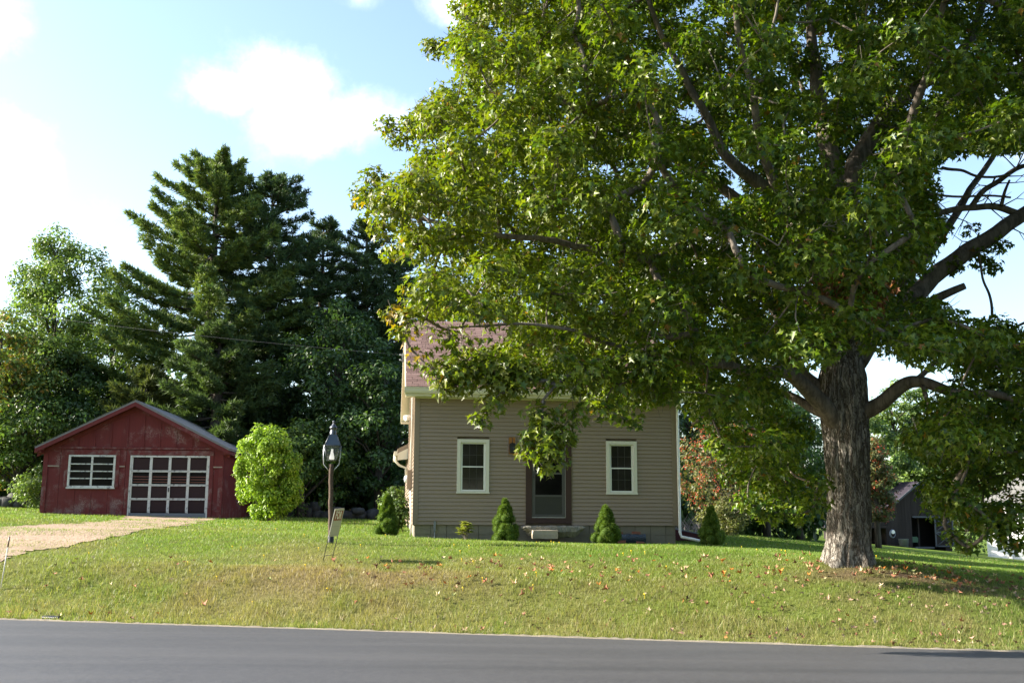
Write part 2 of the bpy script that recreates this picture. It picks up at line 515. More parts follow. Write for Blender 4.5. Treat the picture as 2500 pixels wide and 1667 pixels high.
class MB:
    def __init__(s):
        s.v = []
        s.f = []
        s.m = []
        s.sm = []

    def add(s, verts, faces, mi=0, smooth=False):
        b = len(s.v)
        s.v += [tuple(p) for p in verts]
        for f in faces:
            s.f.append(tuple(i + b for i in f))
            s.m.append(mi)
            s.sm.append(smooth)
        return s

    def box(s, lo, hi, mi=0, X=None):
        (a, b, c), (d, e, f) = lo, hi
        P = [(a, b, c), (d, b, c), (d, e, c), (a, e, c), (a, b, f), (d, b, f), (d, e, f), (a, e, f)]
        if X is not None:
            P = [X @ Vector(p) for p in P]
        return s.add(P, [(0, 3, 2, 1), (4, 5, 6, 7), (0, 1, 5, 4), (1, 2, 6, 5), (2, 3, 7, 6), (3, 0, 4, 7)], mi)

    def prism(s, pts, y0, y1, mi=0, X=None):
        """outline in (x, z) drawn out along y"""
        n = len(pts)
        P = [(x, y0, z) for x, z in pts] + [(x, y1, z) for x, z in pts]
        if X is not None:
            P = [X @ Vector(p) for p in P]
        Fs = [tuple(range(n)), tuple(range(2 * n - 1, n - 1, -1))]
        for i in range(n):
            j = (i + 1) % n
            Fs.append((i, i + n, j + n, j))
        return s.add(P, Fs, mi)

    def tube(s, path, rad, n=8, mi=0, cap=True):
        path = [Vector(p) for p in path]
        if not hasattr(rad, '__len__'):
            rad = [rad] * len(path)
        V = []
        prev = None
        for i, p in enumerate(path):
            t = (path[min(i + 1, len(path) - 1)] - path[max(i - 1, 0)])
            t = t.normalized() if t.length > 1e-9 else Vector((0, 0, 1))
            if prev is None:
                u = t.orthogonal().normalized()
            else:
                u = (prev - t * prev.dot(t))
                u = u.normalized() if u.length > 1e-6 else t.orthogonal().normalized()
            prev = u
            q = t.cross(u)
            for k in range(n):
                a = 2 * math.pi * k / n
                V.append(p + (u * math.cos(a) + q * math.sin(a)) * rad[i])
        Fs = []
        for i in range(len(path) - 1):
            for k in range(n):
                k2 = (k + 1) % n
                Fs.append((i * n + k, i * n + k2, (i + 1) * n + k2, (i + 1) * n + k))
        s.add(V, Fs, mi, True)
        if cap:
            b = len(s.v) - len(V)
            s.f.append(tuple(b + k for k in range(n))[::-1])
            s.m.append(mi)
            s.sm.append(False)
            e = b + (len(path) - 1) * n
            s.f.append(tuple(e + k for k in range(n)))
            s.m.append(mi)
            s.sm.append(False)
        return s

    def lathe(s, prof, n=16, mi=0, c=(0, 0, 0)):
        V = []
        for r, z in prof:
            for k in range(n):
                a = 2 * math.pi * k / n
                V.append((c[0] + r * math.cos(a), c[1] + r * math.sin(a), c[2] + z))
        Fs = []
        for i in range(len(prof) - 1):
            for k in range(n):
                k2 = (k + 1) % n
                Fs.append((i * n + k, i * n + k2, (i + 1) * n + k2, (i + 1) * n + k))
        return s.add(V, Fs, mi, True)

    def mesh(s, name, mats, bevel=0.0):
        me = bpy.data.meshes.new(name)
        me.from_pydata(s.v, [], s.f)
        if not isinstance(mats, (list, tuple)):
            mats = [mats]
        for m_ in mats:
            me.materials.append(m_)
        me.polygons.foreach_set('material_index', s.m)
        me.polygons.foreach_set('use_smooth', s.sm)
        me.update()
        return me

    def build(s, name, mats, parent=None, loc=None, rot=None):
        return link(name, s.mesh(name, mats), parent, loc, rot)


def boxpart(name, lo, hi, m_, parent):
    c = [(a + b) / 2 for a, b in zip(lo, hi)]
    return MB().box([a - k for a, k in zip(lo, c)], [b - k for b, k in zip(hi, c)]).build(name, m_, parent, c)


def fbm(x, y, sc=1.0, oct_=4, seed=0.0):
    """cheap vectorised value noise in -1..1"""
    x = np.asarray(x, float) * sc + seed * 17.3
    y = np.asarray(y, float) * sc - seed * 9.1
    tot = 0
    amp = 1
    nrm = 0
    for o in range(oct_):
        xi = np.floor(x)
        yi = np.floor(y)
        xf = x - xi
        yf = y - yi
        u = xf * xf * (3 - 2 * xf)
        v = yf * yf * (3 - 2 * yf)

        def h(a, b):
            q = np.sin(a * 127.1 + b * 311.7 + 13.7 * o) * 43758.5453
            return q - np.floor(q)
        val = (h(xi, yi) * (1 - u) + h(xi + 1, yi) * u) * (1 - v) + (h(xi, yi + 1) * (1 - u) + h(xi + 1, yi + 1) * u) * v
        tot = tot + amp * (val * 2 - 1)
        nrm += amp
        amp *= 0.5
        x = x * 2.03 + 5.1
        y = y * 2.03 - 3.7
    return tot / nrm


def sstep(x, a, b):
    t = np.clip((np.asarray(x, float) - a) / (b - a), 0, 1)
    return t * t * (3 - 2 * t)


def inpoly(P, poly):
    x, y = P[..., 0], P[..., 1]
    r = np.zeros(x.shape, bool)
    n = len(poly)
    for i in range(n):
        x1, y1 = poly[i]
        x2, y2 = poly[(i + 1) % n]
        c = ((y1 > y) != (y2 > y))
        with np.errstate(divide='ignore', invalid='ignore'):
            xi = (x2 - x1) * (y - y1) / (y2 - y1 + 1e-12) + x1
        r ^= c & (x < xi)
    return r


def project(P):
    Q = (np.asarray(P, float) - np.array(EYE)) @ np.array(CAM_R)
    return np.stack([1250 + F * Q[..., 0] / -Q[..., 2], 833.5 - F * Q[..., 1] / -Q[..., 2]], -1)


# ------------------------------------------------------------------ terrain
def edge_y(X):
    return 14.47 - 0.238 * np.asarray(X, float)


ROAD_W = 7.4


def hz(X, Y):
    X = np.asarray(X, float)
    Y = np.asarray(Y, float)
    d = (Y - edge_y(X)) * 0.973
    Xc = np.clip(X, -60, 70)
    Yc = np.clip(Y, -30, 110)
    H = 1.1 - 0.025 * Xc + 0.012 * (Yc - 26)
    H = H - 0.066 * np.log1p(np.exp((Xc - 5.8) / 0.8)) * 0.8
    p = 0.62 * sstep(d, 0.25, 2.6) + 0.38 * sstep(d, 1.8, 7.0)
    z = np.where(d > 0, H * p, 0.0)
    bump = 0.035 * fbm(X, Y, 0.9, 4, 1) + 0.05 * fbm(X, Y, 0.25, 3, 2)
    z = z + bump * sstep(d, 0.5, 3.0)
    z = z - 0.13 * np.exp(-((X - 1.2) / 6) ** 2 - ((Y - 26.3) / 3.5) ** 2)
    # roots' mound round the maple
    r2 = (X - 5.72) ** 2 + (Y - 17.3) ** 2
    z = z + 0.27 * np.exp(-r2 / 2.4)
    under = (d < 0.12) & (d > -ROAD_W - 0.12)
    z = np.where(under, -0.05, z)
    z = np.where(d <= -ROAD_W - 0.12, -0.03 + 0 * z, z)
    return z


def ground(px, py):
    d = ray(px, py)
    lo = 3.0
    for i in range(6000):
        Y = 3.0 + i * 0.02
        p = EYE + d * (Y / d.y)
        if p.z < float(hz(p.x, p.y)):
            return p
    return EYE + d * (60 / d.y)


DRIVE = [(p.x, p.y) for p in (ground(500, 1273), ground(430, 1287), ground(330, 1300), ground(210, 1322), ground(130, 1338), ground(0, 1366))]
DRIVE += [(p.x, p.y) for p in (ground(-250, 1385), ground(-700, 1390), ground(-700, 1288), ground(0, 1289), ground(170, 1281), ground(290, 1273))] + [(-13.0, 35.4), (-10.0, 35.8)]


def lawn_tint(X, Y):
    """colour of the turf: green on the flat, tan on the dry bank, earth at the maple's foot"""
    X = np.asarray(X, float)
    Y = np.asarray(Y, float)
    d = Y - edge_y(X)
    green = np.array([0.142, 0.205, 0.032])
    lush = np.array([0.095, 0.190, 0.020])
    dry = np.array([0.235, 0.205, 0.078])
    brown = np.array([0.25, 0.175, 0.105])
    earth = np.array([0.16, 0.105, 0.072])
    n1 = fbm(X, Y, 0.45, 5, 3)
    n2 = fbm(X, Y, 1.6, 4, 4)
    n3 = fbm(X, Y, 0.22, 3, 8)
    t = np.clip(0.5 + 0.9 * n1 + 0.4 * n2, 0, 1)[..., None]
    c = green * (1 - t) + lush * t
    kd = np.clip(0.36 + 1.1 * n1 - 0.6 * n3 + 0.5 * n2, 0, 1) * (0.85 - 0.35 * sstep(d, 3.2, 6.5) - 0.3 * sstep(d, 8, 12))
    kd = np.maximum(kd, 0.55 * np.exp(-((d - 3.6) / 1.2) ** 2) * np.clip(0.6 + n1, 0, 1))
    kd = np.maximum(kd, (.20 + .40 * np.clip(.5 + n2, 0, 1)) * sstep(d, 4.6, 2.6))
    kd = kd * np.where(X > 6.2, 0.5, 1)
    c = c * (1 - kd[..., None]) + dry * kd[..., None]
    kb = np.exp(-((X + 2.6) / 2.6) ** 2 - ((d - 2.3) / 1.0) ** 2) * np.clip(0.9 + 1.2 * n2, 0, 1)
    kb = np.maximum(kb, 0.8 * np.exp(-((X + 5.5) / 1.5) ** 2 - ((d - 1.6) / 0.8) ** 2) * np.clip(0.4 + 1.5 * n2, 0, 1))
    kb = kb * .7
    c = c * (1 - kb[..., None]) + brown * kb[..., None]
    ke = np.exp(-((X - 6.0) / 1.7) ** 2 - ((Y - 16.4) / 0.9) ** 2) * np.clip(0.7 + 1.6 * n2, 0, 1)
    c = c * (1 - ke[..., None]) + earth * ke[..., None]
    return c


def build_ground():
    xs = np.unique(np.round(np.concatenate([np.linspace(-400, -40, 25), np.arange(-40, -18, 1.0), np.arange(-18, 22, 0.22),
                                            np.arange(22, 60, 1.0), np.linspace(60, 400, 25)]), 3))
    ys = np.unique(np.round(np.concatenate([np.linspace(-200, 0, 12), np.arange(0, 10, 1.0), np.arange(10, 34, 0.16),
                                            np.arange(34, 60, 0.6), np.arange(60, 130, 3), np.linspace(130, 900, 20)]), 3))
    X, Y = np.meshgrid(xs, ys)
    Z = hz(X, Y)
    V = np.stack([X, Y, Z], -1).reshape(-1, 3)
    nx = len(xs)
    i = (np.arange(len(ys) - 1)[:, None] * nx + np.arange(nx - 1)[None]).ravel()
    T = np.stack([i, i + 1, i + nx + 1, i + nx], -1)
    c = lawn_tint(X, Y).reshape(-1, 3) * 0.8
    o = link('ground', npmesh('ground', V, T, M['ground'], c, True))
    tag(o, 'mown lawn on a low grassy bank above the road', None, None, 'structure')
    # road: a sheet with thickness along the edge line
    u = Vector((1, -0.238, 0)).normalized()
    nrm = Vector((0.238, 1, 0)).normalized()
    e0 = Vector((0, 14.47, 0))
    mb = MB()
    N = 120
    top = []
    for k in range(N + 1):
        s = -160 + 320 * k / N
        wob = 0.012 * math.sin(s * 1.7) + 0.01 * math.sin(s * 4.1)
        a = e0 + u * s + nrm * wob
        b = e0 + u * s - nrm * ROAD_W
        c_ = e0 + u * s - nrm * (ROAD_W / 2)
        top += [a, a + Vector((0, 0, -0.08)), c_ + Vector((0, 0, 0.05)), b, b + Vector((0, 0, -0.08))]
    fs = []
    for k in range(N):
        i0, i1 = k * 5, k * 5 + 5
        fs += [(i0 + 1, i1 + 1, i1, i0), (i0, i1, i1 + 2, i0 + 2), (i0 + 2, i1 + 2, i1 + 3, i0 + 3), (i0 + 3, i1 + 3, i1 + 4, i0 + 4)]
    mb.add(top, [f[::-1] for f in fs])
    tag(mb.build('road', M['asphalt']), 'freshly paved dark asphalt road', None, None, 'structure')
    # pale sand line along the far edge of the asphalt
    mb = MB()
    P = []
    N = 900
    for k in range(N + 1):
        s = -40 + 80 * k / N
        wd = 0.03 + 0.12 * max(0, mnoise.noise(Vector((s * 1.3, 3, 0))) + 0.15) + 0.05 * max(0, mnoise.noise(Vector((s * 6, 1, 0)))) + 0.03 * random.random()
        a = e0 + u * s + nrm * 0.015
        z = 0.004 + 0.02 * random.random()
        P += [a + Vector((0, 0, -0.045)), a + nrm * 0.02 + Vector((0, 0, z)), a + nrm * wd + Vector((0, 0, z * 0.6)), a + nrm * (wd + 0.08) + Vector((0, 0, -0.05))]
    fs = []
    for k in range(N):
        for j in range(3):
            fs.append((k * 4 + j, k * 4 + 4 + j, k * 4 + 5 + j, k * 4 + 1 + j)[::-1])
    mb.add(P, fs)
    tag(mb.build('road_shoulder', M['sand']), 'thin pale sand line along the road edge', None, None, 'structure')
    # gravel driveway
    xs = np.arange(-24, -8, 0.16)
    ys = np.arange(18, 37, 0.16)
    X, Y = np.meshgrid(xs, ys)
    X = X + rng.normal(0, 0.02, X.shape)
    V = np.stack([X, Y, hz(X, Y) + 0.014], -1).reshape(-1, 3)
    nx = len(xs)
    i = (np.arange(len(ys) - 1)[:, None] * nx + np.arange(nx - 1)[None]).ravel()
    cx = V[i][:, :2] + 0.08
    jit = np.stack([fbm(cx[:, 0], cx[:, 1], 1.1, 3, 5), fbm(cx[:, 0], cx[:, 1], 1.1, 3, 6)], -1) * 0.45
    keep = inpoly(cx + jit, DRIVE)
    i = i[keep]
    T = np.stack([i, i + 1, i + nx + 1, i + nx], -1)
    o = link('driveway', npmesh('driveway', V, T, M['gravel'], None, True))
    tag(o, 'sandy gravel driveway curving to the red garage', None, None, 'structure')


build_ground()


# ------------------------------------------------------------------ grass
def blades(X, Y, h, wd, tint, lean=0.5):
    n = len(X)
    Z = hz(X, Y)
    a = rng.uniform(0, 2 * np.pi, n)
    b = rng.uniform(0, 2 * np.pi, n)
    l = h * rng.uniform(0.1, lean, n)
    base = np.stack([X, Y, Z - 0.01], -1)
    du = np.stack([np.cos(a), np.sin(a), 0 * a], -1) * (wd / 2)[:, None]
    tip = base + np.stack([np.cos(b) * l, np.sin(b) * l, h], -1)
    V = np.stack([base - du, base + du, tip], 1).reshape(-1, 3)
    T = np.arange(3 * n).reshape(-1, 3)
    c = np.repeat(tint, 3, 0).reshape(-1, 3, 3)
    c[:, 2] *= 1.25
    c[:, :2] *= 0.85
    return V, T, c.reshape(-1, 3)


def build_grass():
    X = []
    Y = []
    # density falls with distance
    for (y0, y1, dens) in ((12.0, 18.5, 1500), (18.5, 24, 620), (24, 32, 270), (32, 46, 110)):
        area = (y1 - y0) * (2 * 0.56 * y1)
        n = int(area * dens)
        yy = rng.uniform(y0, y1, n)
        xx = rng.uniform(-0.56, 0.56, n) * y1
        k = np.abs(xx) < 0.53 * yy + 0.8
        X.append(xx[k])
        Y.append(yy[k])
    X = np.concatenate(X)
    Y = np.concatenate(Y)
    d = Y - edge_y(X)
    k = d > 0.07 + 0.12 * rng.random(len(X))
    dr = inpoly(np.stack([X, Y], -1), DRIVE)
    strip = ((fbm(X * .35, Y, 1.0, 4, 7) > 0.12) & (rng.random(len(X)) < 0.75)) | (rng.random(len(X)) < .04)
    k &= (~dr) | strip
    bare = np.exp(-((X - 6.0) / 1.7) ** 2 - ((Y - 16.4) / 0.9) ** 2) * np.clip(.6 + 1.5 * fbm(X, Y, 1.6, 4, 4), 0, 1.3)
    k &= rng.random(len(X)) > bare * 0.9
    # nothing grows through the buildings
    hx, hy = HOUSE_IN(X, Y)
    k &= ~((hx > -0.02) & (hx < 6.72) & (hy > -0.02) & (hy < 11.5))
    gx, gy = GAR_IN(X, Y)
    k &= ~((gx > -0.02) & (gx < 6.3) & (gy > -0.02) & (gy < 8))
    X = X[k]
    Y = Y[k]
    d = d[k]
    n = len(X)
    far = Y / 17.0
    cl = np.clip(0.6 + 0.9 * fbm(X, Y, 2.2, 3, 9), 0.2, 1.5)
    bank = np.exp(-((d - 0.7) / 0.7) ** 2)
    h = (0.045 + 0.018 * rng.random(n)) * (0.75 + 0.35 * cl) + bank * 0.12 * rng.random(n) * cl + 0.05 * np.exp(-((d - 2) / 1.0) ** 2) * rng.random(n) * cl
    h *= 1 + 0.15 * (far - 1)
    wd = 0.009 * far ** 1.3 * rng.uniform(0.7, 1.4, n)
    t = lawn_tint(X, Y)
    v = rng.uniform(0.7, 1.35, (n, 1))
    t = t * v
    straw = rng.random(n) < (0.10 + 0.34 * bank)
    t[straw] = np.array([0.30, 0.26, 0.12]) * rng.uniform(0.7, 1.2, (straw.sum(), 1))
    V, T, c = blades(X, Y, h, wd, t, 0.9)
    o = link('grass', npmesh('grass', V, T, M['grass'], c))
    tag(o, 'short lawn grass, longer and straw coloured along the road', None, None, 'stuff')
    print('grass', n)
    # dandelion-like flowers
    n = 90
    Y = rng.uniform(15.5, 30, n)
    X = rng.uniform(-0.5, 0.5, n) * Y
    d = Y - edge_y(X)
    k = (d > 0.5) & ~inpoly(np.stack([X, Y], -1), DRIVE)
    hx, hy = HOUSE_IN(X, Y)
    k &= ~((hx > -0.3) & (hx < 7) & (hy > -0.3))
    mb = MB()
    for x, y in zip(X[k], Y[k]):
        z = float(hz(x, y))
        hh = random.uniform(0.045, 0.075)
        r = random.uniform(0.010, 0.018)
        mb.lathe([(0.0, hh + 0.008), (r * 0.7, hh + 0.01), (r, hh), (0.004, hh - 0.008), (0.003, 0)], 6, 0, (x, y, z))
    tag(mb.build('yellow_flowers', M['flower']), 'small yellow wildflowers scattered in the lawn', None, None, 'stuff')


# ------------------------------------------------------------------ house
HYAW = R(6.8)
HX0, HY0 = -2.42, 26.0
HZ0 = 1.16


def _inv(x0, y0, yaw):
    c, s = math.cos(yaw), math.sin(yaw)
    return lambda X, Y: ((X - x0) * c + (Y - y0) * s, -(X - x0) * s + (Y - y0) * c)


HOUSE_IN = _inv(HX0, HY0, HYAW)
GYAW = R(4.0)
GX0, GY0 = -15.95, 35.5
GAR_IN = _inv(GX0, GY0, GYAW)
GZ0 = float(hz(-12.5, 35.4)) + 0.02


def build_house():
    W, D = 6.70, 7.4
    zb, zt = 0.21, 3.36
    h = empty('house', (HX0, HY0, HZ0), HYAW, 'small tan clapboard house with red brown roof behind the maple', 'house')
    # core walls, a little behind the siding
    mb = MB()
    mb.prism([(0.03, zb - 0.02), (W - 0.03, zb - 0.02), (W - 0.03, zt + 0.25), (0.03, zt + 0.25)], 0.1, D - 0.03)
    gx = MB()
    mb.add([(0.03, 0.03, zt + .2), (0.03, D - 0.03, zt + .2), (0.03, D / 2, 5.85), (W - 0.03, 0.03, zt + .2), (W - 0.03, D - 0.03, zt + .2), (W - 0.03, D / 2, 5.85)],
           [(0, 2, 1), (3, 4, 5)])
    mb.build('wall', M['siding'], h)
    # openings on the front: door and two windows
    door = (2.79, 3.98, 0.2, 2.44)
    wins = [(1.06, 1.87, 1.0, 2.34), (4.87, 5.67, 1.0, 2.34)]
    exp_ = (zt - zb) / 33.0
    cache = {}

    def board(L):
        k = round(L, 3)
        if k not in cache:
            e = exp_
            prof = [(0.0, 0.0), (-0.026, 0.003), (-0.0275, 0.010), (-0.003, e + 0.006), (0.01, e + 0.006)]
            mb_ = MB()
            P = [(0, y, z) for y, z in prof] + [(L, y, z) for y, z in prof]
            n = len(prof)
            fs = [tuple(range(n))[::-1], tuple(range(n, 2 * n))] + [(i, (i + 1) % n, (i + 1) % n + n, i + n) for i in range(n)]
            mb_.add(P, fs)
            cache[k] = mb_.mesh('siding_board', M['siding'])
        return cache[k]

    for i in range(33):
        z = zb + i * exp_
        cuts = []
        for (a, b, c, d) in [door] + wins:
            if z + exp_ > c and z < d:
                cuts.append((a, b))
        x = 0.11
        for a, b in sorted(cuts) + [(W - 0.11, 0)]:
            if a - x > 0.02:
                # long runs are made of two lengths with a lap joint
                seg = [(x, a)]
                if a - x > 3.7:
                    mid = x + (a - x) * (0.35 + 0.3 * random.random())
                    seg = [(x, mid), (mid - 0.0, a)]
                for s0, s1 in seg:
                    link('siding_board', board(s1 - s0), h, (s0, 0.0, z + random.uniform(-.0008, .0008)))
            x = b
    # left gable wall: boards run front to back
    e2 = exp_
    i = 0
    while True:
        z = zb + i * e2
        if z > 5.75:
            break
        y0, y1 = 0.11, D - 0.03
        if z > zt:
            f = (z - 3.42) / (5.86 - 3.42) * D / 2
            y0, y1 = max(0.11, f + 0.05), min(D - 0.03, D - f - 0.05)
        if y1 - y0 > 0.1:
            o = link('siding_board', board(round(y1 - y0, 2)), h, (0.0, y1, z), (0, 0, -math.pi / 2))
        i += 1
    # corner posts
    for x0, x1 in ((-0.024, 0.11), (W - 0.11, W + 0.024)):
        boxpart('corner_post', (x0, -0.028, zb), (x1, 0.09, zt + 0.05), M['tan_trim'], h)
    boxpart('corner_post', (-0.026, 0.09, zb), (0.0, 0.112, zt + 0.05), M['tan_trim'], h)
    # foundation of cast blocks
    x = 0.03
    k = 0
    while x < W - 0.05:
        L = min(random.uniform(0.39, 0.41), W - 0.03 - x)
        boxpart('foundation_block', (x, 0.025 + random.uniform(0, .008), -0.02), (x + L - 0.012, 0.3, zb - 0.004), M['concrete'], h)
        boxpart('foundation_block', (x, 0.02 + random.uniform(0, .008), -0.5), (x + L - 0.012, 0.3, -0.032), M['concrete'], h)
        x += L
    y = 0.33
    while y < D - 0.1:
        boxpart('foundation_block', (0.02, y, -0.4), (0.3, y + 0.39, zb - 0.004), M['concrete'], h)
        y += 0.405
    boxpart('foundation_core', (0.06, 0.05, -0.6), (W - 0.05, D - 0.05, zb - 0.03), M['concrete'], h)

    # windows
    for (a, b, c, d) in wins:
        mb = MB()
        t = 0.085
        mb.box((a, -0.05, c), (a + t, 0.06, d)).box((b - t, -0.05, c), (b, 0.06, d))
        mb.box((a + t, -0.05, d - t), (b - t, 0.06, d)).box((a + t, -0.05, c + 0.0), (b - t, 0.06, c + t * 0.55))
        mb.box((a - 0.015, -0.062, c - 0.012), (b + 0.015, -0.0, c + 0.022))
        wn = mb.build('window', M['window_trim'], h)
        a2, b2, c2, d2 = a + t + .004, b - t - .004, c + t * .55 + .004, d - t - .004
        mid = (c2 + d2) / 2
        for z0, z1, yy in ((c2, mid + 0.014, -0.022), (mid - 0.014, d2, -0.004)):
            mb = MB()
            q = 0.05
            mb.box((a2, yy, z0), (a2 + q, yy + .03, z1)).box((b2 - q, yy, z0), (b2, yy + .03, z1))
            mb.box((a2 + q, yy, z0), (b2 - q, yy + .03, z0 + 0.03)).box((a2 + q, yy, z1 - 0.028), (b2 - q, yy + .03, z1))
            mb.build('sash', M['white'], wn)
            boxpart('pane', (a2 + q, yy + 0.014, z0 + 0.03), (b2 - q, yy + 0.02, z1 - 0.028), M['house_glass'], wn)
            mb = MB()
            wd = b2 - a2 - 2 * q
            for kx in (1, 2):
                xx = a2 + q + wd * kx / 3
                mb.box((xx - .006, yy + .009, z0 + .03), (xx + .006, yy + .0138, z1 - .028))
            zz = (z0 + z1) / 2
            mb.box((a2 + q, yy + .0085, zz - .006), (b2 - q, yy + .0132, zz + .006))
            mb.build('grille', M['muntin'], wn)
    # door
    a, b, c, d = door
    mb = MB()
    mb.box((a + .012, -0.045, 0.26), (a + .165, 0.08, d)).box((b - .165, -0.045, 0.26), (b - .012, 0.08, d))
    mb.box((a + .165, -0.045, d - .14), (b - .165, 0.08, d)).box((a + .165, -0.045, 0.26), (b - .165, 0.08, 0.395))
    dr = mb.build('front_door', M['door_brown'], h)
    mb = MB()
    mb.box((a - .004, -0.034, 0.24), (a + .0115, 0.02, d + .02)).box((b - .0115, -0.034, 0.24), (b + .004, 0.02, d + .02)).box((a - .004, -0.035, d + .001), (b + .004, 0.02, d + .021))
    mb.build('channel_trim', M['tan_trim'], dr)
    x0, x1, z0, z1 = a + .168, b - .168, 0.40, d - .143
    mb = MB()
    q = 0.085
    mb.box((x0, -0.03, z0), (x0 + q, 0.01, z1)).box((x1 - q, -0.03, z0), (x1, 0.01, z1))
    mb.box((x0 + q, -0.03, z0), (x1 - q, 0.01, z0 + .08)).box((x0 + q, -0.03, z1 - .08), (x1 - q, 0.01, z1))
    zm, zk = z0 + 1.08, z0 + 0.52
    mb.box((x0 + q, -0.03, zm), (x1 - q, 0.01, zm + .05)).box((x0 + q, -0.03, zk), (x1 - q, 0.01, zk + .045))
    mb.build('storm_door', M['storm'], dr)
    boxpart('pane', (x0 + q, -0.014, zm + .05), (x1 - q, -0.008, z1 - .08), M['glass'], dr)
    boxpart('pane', (x0 + q, -0.018, zk + .045), (x1 - q, -0.012, zm), M['glass'], dr)
    boxpart('kick_panel', (x0 + q, -0.02, z0 + .08), (x1 - q, -0.01, zk), M['door_panel'], dr)
    mb = MB()
    mb.box((x1 - .006, -0.036, z0), (x1 + .006, -0.0305, z1)).box((x0, -0.036, z0 - .004), (x1, -0.0305, z0 + .012))
    mb.build('edge_strip', M['alu'], dr)
    mb = MB()
    mb.tube([(x0 + .04, -.03, z0 + .98), (x0 + .04, -.075, z0 + .98), (x0 + .04, -.075, z0 + 1.1), (x0 + .04, -.03, z0 + 1.1)], .009, 6)
    mb.build('handle', M['iron'], dr)

    # roof
    ez, ey, rz_, ry = 3.60, -0.40, 6.02, D / 2
    xl, xr = -0.27, W + 0.27
    sl_ = Vector((0, ry - ey, rz_ - ez))
    L = sl_.length
    ang = math.atan2(rz_ - ez, ry - ey)
    rf = MB()
    for (y0, sgn) in ((ey, 1), (D - ey, -1)):
        P = [(xl + .01, y0, ez - .02), (xr - .01, y0, ez - .02), (xr - .01, ry, rz_ - .02), (xl + .01, ry, rz_ - .02)]
        P += [(x, y, z - .10) for x, y, z in P]
        rf.add(P, [(0, 1, 2, 3), (7, 6, 5, 4), (0, 4, 5, 1), (1, 5, 6, 2), (3, 2, 6, 7), (0, 3, 7, 4)])
    roof = rf.build('roof', M['cream'], h)
    # shingles: three-tab courses on the front slope
    expo = L / 34.0
    tabw = 0.31
    me = MB().box((0.006, 0, 0), (tabw - 0.006, expo + .03, 0.017)).mesh('shingle', M['shingle'])
    rest = MB()
    for r_ in range(34):
        off = (r_ % 2) * tabw / 2 + 0.02 * math.sin(r_ * 2.3)
        n = int((xr - xl) / tabw) + 2
        for k in range(-1, n):
            x0 = xl + k * tabw + off
            x1 = x0 + tabw
            if x1 <= xl + .02 or x0 >= xr - .02:
                continue
            s = r_ * expo - 0.02
            T = Matrix.Translation((0, ey, ez + .004)) @ Matrix.Rotation(ang, 4, 'X') @ Matrix.Translation((0, s, 0.004)) @ Matrix.Rotation(R(-1.9), 4, 'X')
            full = x0 >= xl - .001 and x1 <= xr
            if full and k < 9:
                o = link('shingle', me, roof)
                o.matrix_local = T @ Matrix.Translation((x0, random.uniform(-.004, .004), random.uniform(0, .003)))
            else:
                rest.box((max(x0, xl) + .006, random.uniform(-.004, .004), 0), (min(x1, xr) - .006, expo + .03, 0.017 + random.uniform(0, .002)), 0, T)
    for r_ in range(34):   # back slope
        s = r_ * expo - .02
        T = Matrix.Translation((0, D - ey, ez + .004)) @ Matrix.Rotation(-ang, 4, 'X') @ Matrix.Translation((0, -s, 0.004)) @ Matrix.Rotation(R(1.9), 4, 'X')
        rest.box((xl, -expo - .03, 0), (xr, 0, .007), 0, T)
    tag(rest.build('shingle_field', M['shingle'], roof), kind='stuff')
    k = xl
    while k < xr - .05:
        mb = MB()
        x1 = min(k + 0.26, xr)
        mb.add([(k + .003, ry - .15, rz_ - .07), (x1, ry - .15, rz_ - .065), (x1, ry, rz_ + .028), (k + .003, ry, rz_ + .022), (x1, ry + .15, rz_ - .065), (k + .003, ry + .15, rz_ - .07)],
               [(0, 1, 2, 3), (3, 2, 4, 5)])
        mb.build('ridge_cap', M['shingle'], roof)
        k += 0.255
    # rake boards, soffit, frieze
    for x0, x1 in ((xl - .012, xl + .008), (xr - .008, xr + .012)):
        for sg, y0 in ((1, ey), (-1, D - ey)):
            mb = MB()
            P = [(y0, ez - .03), (ry, rz_ - .03), (ry, rz_ - .21), (y0, ez - .21)]
            V = [(x0, y, z) for y, z in P] + [(x1, y, z) for y, z in P]
            mb.add(V, [(0, 1, 2, 3), (7, 6, 5, 4), (0, 4, 5, 1), (1, 5, 6, 2), (2, 6, 7, 3), (3, 7, 4, 0)])
            mb.build('rake_board', M['cream'], h)
    for x0, x1 in ((xl + .008, 0.0), (W, xr - .008)):
        for sg, y0 in ((1, ey), (-1, D - ey)):
            mb = MB()
            P = [(y0, ez - .13), (ry, rz_ - .13), (ry, rz_ - .17), (y0, ez - .17)]
            V = [(x0, y, z) for y, z in P] + [(x1, y, z) for y, z in P]
            mb.add(V, [(0, 1, 2, 3), (7, 6, 5, 4), (0, 4, 5, 1), (1, 5, 6, 2), (2, 6, 7, 3), (3, 7, 4, 0)])
            mb.build('rake_soffit', M['cream'], h)
    boxpart('soffit', (xl + .01, ey + .02, ez - .225), (xr - .01, 0.02, ez - .195), M['cream'], h)
    boxpart('fascia', (xl + .01, ey - .002, ez - .23), (xr - .01, ey + .018, ez - .03), M['cream'], h)
    boxpart('frieze_board', (0.0, -0.032, zt - .008), (W, 0.028, ez - .226), M['cream'], h)
    boxpart('back_fascia', (xl + .01, D - ey - .018, ez - .23), (xr - .01, D - ey + .002, ez - .03), M['cream'], h)
    boxpart('back_soffit', (xl + .01, D, ez - .225), (xr - .01, D - ey - .02, ez - .195), M['cream'], h)
    # gutter: K profile
    prof = [(ey - .004, ez - .165), (ey - .07, ez - .165), (ey - .095, ez - .11), (ey - .105, ez - .03), (ey - .12, ez - .03), (ey - .12, ez - .015), (ey - .097, ez - .015), (ey - .09, ez - .04), (ey - .06, ez - .15), (ey - .004, ez - .15)]
